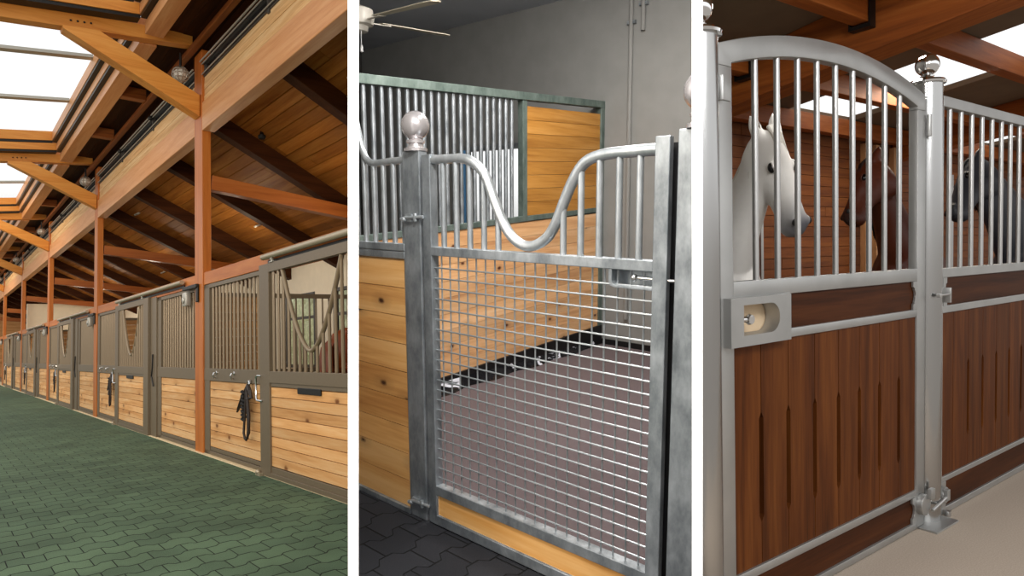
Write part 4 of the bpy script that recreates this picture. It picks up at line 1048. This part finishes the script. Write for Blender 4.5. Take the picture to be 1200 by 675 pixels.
def place(label, u, v, dep, mz, ang, face_deg, baseoff, skin_cols, hair, ear, L):
    poll = A3.aim(u, v, dep); muz = A3.aim(*mz)
    hd = (muz - poll).normalized()
    fw = V((poll.x, poll.y, 0)).normalized(); rg = V((fw.y, -fw.x, 0))
    def compass(deg): return rg * math.cos(math.radians(deg)) - fw * math.sin(math.radians(deg))   # 90 = facing the aisle
    f = compass(face_deg)
    g = compass(ang); a = math.atan2(g.y, g.x); lat = V((-g.y, g.x, 0))
    O = V((poll.x, poll.y, 0)) - g * baseoff[0] - lat * baseoff[1]; O.z = 0
    sk = coat('coat_' + hair.name, skin_cols[0], skin_cols[1], tuple(poll + hd * L - V(O)), skin_cols[2], skin_cols[3])
    horse(label, O, a, poll, hd, f, sk, hair, None, head_len=L, ear_dark=ear)
place('white horse with a grey muzzle looking out between the gate bars', 899, 162, 3.80, (943, 274, 3.66), 78, 46, (.70, .20), ('#f1ede6', '#66656a', .05, .23), M_wmane, plain('grey_inner_ear', '#6f675e', .7), .60)
place('chestnut horse standing beyond the white one behind the gate bars', 1021, 195, 5.3, (988, 262, 5.1), 96, 152, (.72, -.20), ('#542410', '#2b130a', .02, .16), M_bmane, None, .60)
place('dark grey horse behind the bars of the fixed front', 1142, 194, 5.5, (1108, 260, 5.3), 120, 152, (.74, -.18), ('#3d3f45', '#2a2b30', .02, .18), M_kmane, None, .60)
# the chestnut horse in the timber aisle, seen from behind in the first stall
use(A1)
M_bcoat = coat('coat_bay', '#93441c', '#93441c', (0, 0, 0), .1, .2, .35)
horse('glossy chestnut horse seen from behind through the bars of the first sliding stall door', (8.22, -5.03, 0), math.radians(-72), (8.57, -5.9, 1.85), (.3, -.7, -.65), (.25, -.6, .8), M_bcoat, M_bmane, None, group=None, voxel=.02, tail=M_bay)
# ================================================================== added partitions standing in for the white strips between the three rooms
use(A3)
def partition(name, ua, ub, d0, d1, mat, top=7.0, bot=-2.6):
    vs = []
    Ri = R3.transposed()
    for d, u in ((d0, ua), (d0, ub), (d1, ub), (d1, ua)):
        for h in (bot, top):
            q = V(((u - CX) / F * d, -h, d)); vs.append(EYE + Ri @ q)
    b0 = [vs[0], vs[2], vs[4], vs[6]]; b1 = [vs[1], vs[3], vs[5], vs[7]]
    MB().hexa(b0, b1).build(name, mat, base=EYE * 0, cut=False, kind='structure')
M_part = plain('grey_partition_board', '#77746f', 0.9, 0, 0.04, 4)  # sides of the added partitions, kept grey to cut bounce light
partition('trim_added_3', 407.8, 420.2, 2.3, 2.48, M_white); partition('wall_added_middle', 407.8, 420.2, 2.48, 17.0, M_part)
partition('trim_added_4', 810.8, 823.5, 1.45, 1.57, M_white); partition('wall_added_side', 810.8, 823.5, 1.57, 10.0, M_part)

# ================================================================== light
wd = bpy.data.worlds.new('world'); S.world = wd; wd.use_nodes = True
nt = wd.node_tree; bg = nt.nodes['Background']
tc = nt.nodes.new('ShaderNodeTexCoord'); sp = nt.nodes.new('ShaderNodeSeparateXYZ'); rp = nt.nodes.new('ShaderNodeValToRGB')
nt.links.new(tc.outputs['Generated'], sp.inputs[0]); nt.links.new(sp.outputs[2], rp.inputs[0]); nt.links.new(rp.outputs[0], bg.inputs[0])
rp.color_ramp.elements[0].position = 0.0; rp.color_ramp.elements[0].color = (.36, .33, .30, 1)
rp.color_ramp.elements[1].position = 0.11; rp.color_ramp.elements[1].color = (1, 1, 1, 1)
bg.inputs[1].default_value = 1.22
def area(room, name, loc, aim, sx, sy, power, col=(1, 1, 1)):
    l = bpy.data.lights.new(name, 'AREA'); l.shape = 'RECTANGLE'; l.size = sx; l.size_y = sy; l.energy = power; l.color = col
    o = bpy.data.objects.new(name, l); COL.objects.link(o)
    p = room.M @ V(loc); q = room.M @ V(aim); o.matrix_world = Matrix.Translation(p) @ (q - p).to_track_quat('-Z', 'Y').to_matrix().to_4x4()
    return o
WARM = (1.0, .85, .66)
def lamp(room, name, loc, power, col=WARM, r=.08):
    l = bpy.data.lights.new(name, 'POINT'); l.energy = power; l.color = col; l.shadow_soft_size = r
    o = bpy.data.objects.new(name, l); COL.objects.link(o); o.matrix_world = room.M @ Matrix.Translation(V(loc)); return o
# timber aisle: unseen warm fill lights added along the aisle and in the stalls
area(A1, 'aisle_fill', (1.5, 1.0, 4.7), (8.5, -2.7, 2.0), 1.5, 1.5, 75, WARM)
area(A1, 'aisle_fill', (11.0, 1.2, 3.4), (15, -2.6, 1.2), 3.0, 1.5, 80, WARM)
area(A1, 'aisle_fill', (22.0, 1.2, 4.9), (25, -2.6, 1.5), 4.0, 1.5, 150, WARM)
area(A1, 'aisle_fill', (36.0, 1.2, 4.9), (39, -2.6, 1.5), 5.0, 1.5, 200, WARM)
area(A1, 'aisle_fill', (2.4, 2.2, 2.4), (8.0, -2.7, .8), 1.5, 1.2, 60, WARM)
lamp(A1, 'stall_fill', (29.5, -4.2, 2.6), 40, WARM, .15)
for x in (8.2, 13, 19, 26): lamp(A1, 'stall_fill', (x, -4.3, 3.1), 20, WARM, .15)
# mesh-gate stall: added fill lights out of view above the stall, front and gate
area(A2, 'stall_fill', (2.3, -3.7, 3.45), (3.0, -4.3, 0), .9, .9, 105, (1, .95, .9))
area(A2, 'aisle_fill', (0.85, -.95, 2.9), (2.3, -1.94, .7), .4, .4, 66, (1, .96, .9))
area(A2, 'gate_fill', (1.3, -2.35, 3.3), (1.9, -1.98, .8), .3, .3, 14, (.95, .98, 1))
# hardwood stable: fill lights added out of view over the aisle and the horses
area(A3, 'aisle_fill', (1.1, -.9, 3.3), (3.2, 1.56, 1.0), 1.2, .8, 66, (1, 1, 1))
area(A3, 'stall_fill', (3.9, 2.0, 3.05), (3.5, 2.25, 1.5), .6, .3, 16, (1, .98, .95))
area(A3, 'stall_fill', (7.4, 2.95, 3.1), (7.2, 3.0, 0), 1.2, .8, 32, WARM)
for o in list(bpy.data.objects):
    if '_base' in o: del o['_base']
S.view_settings.view_transform = 'Standard'; S.view_settings.look = 'None'
S.view_settings.exposure = 0.0; S.view_settings.gamma = 1.0; S.view_settings.use_curve_mapping = False
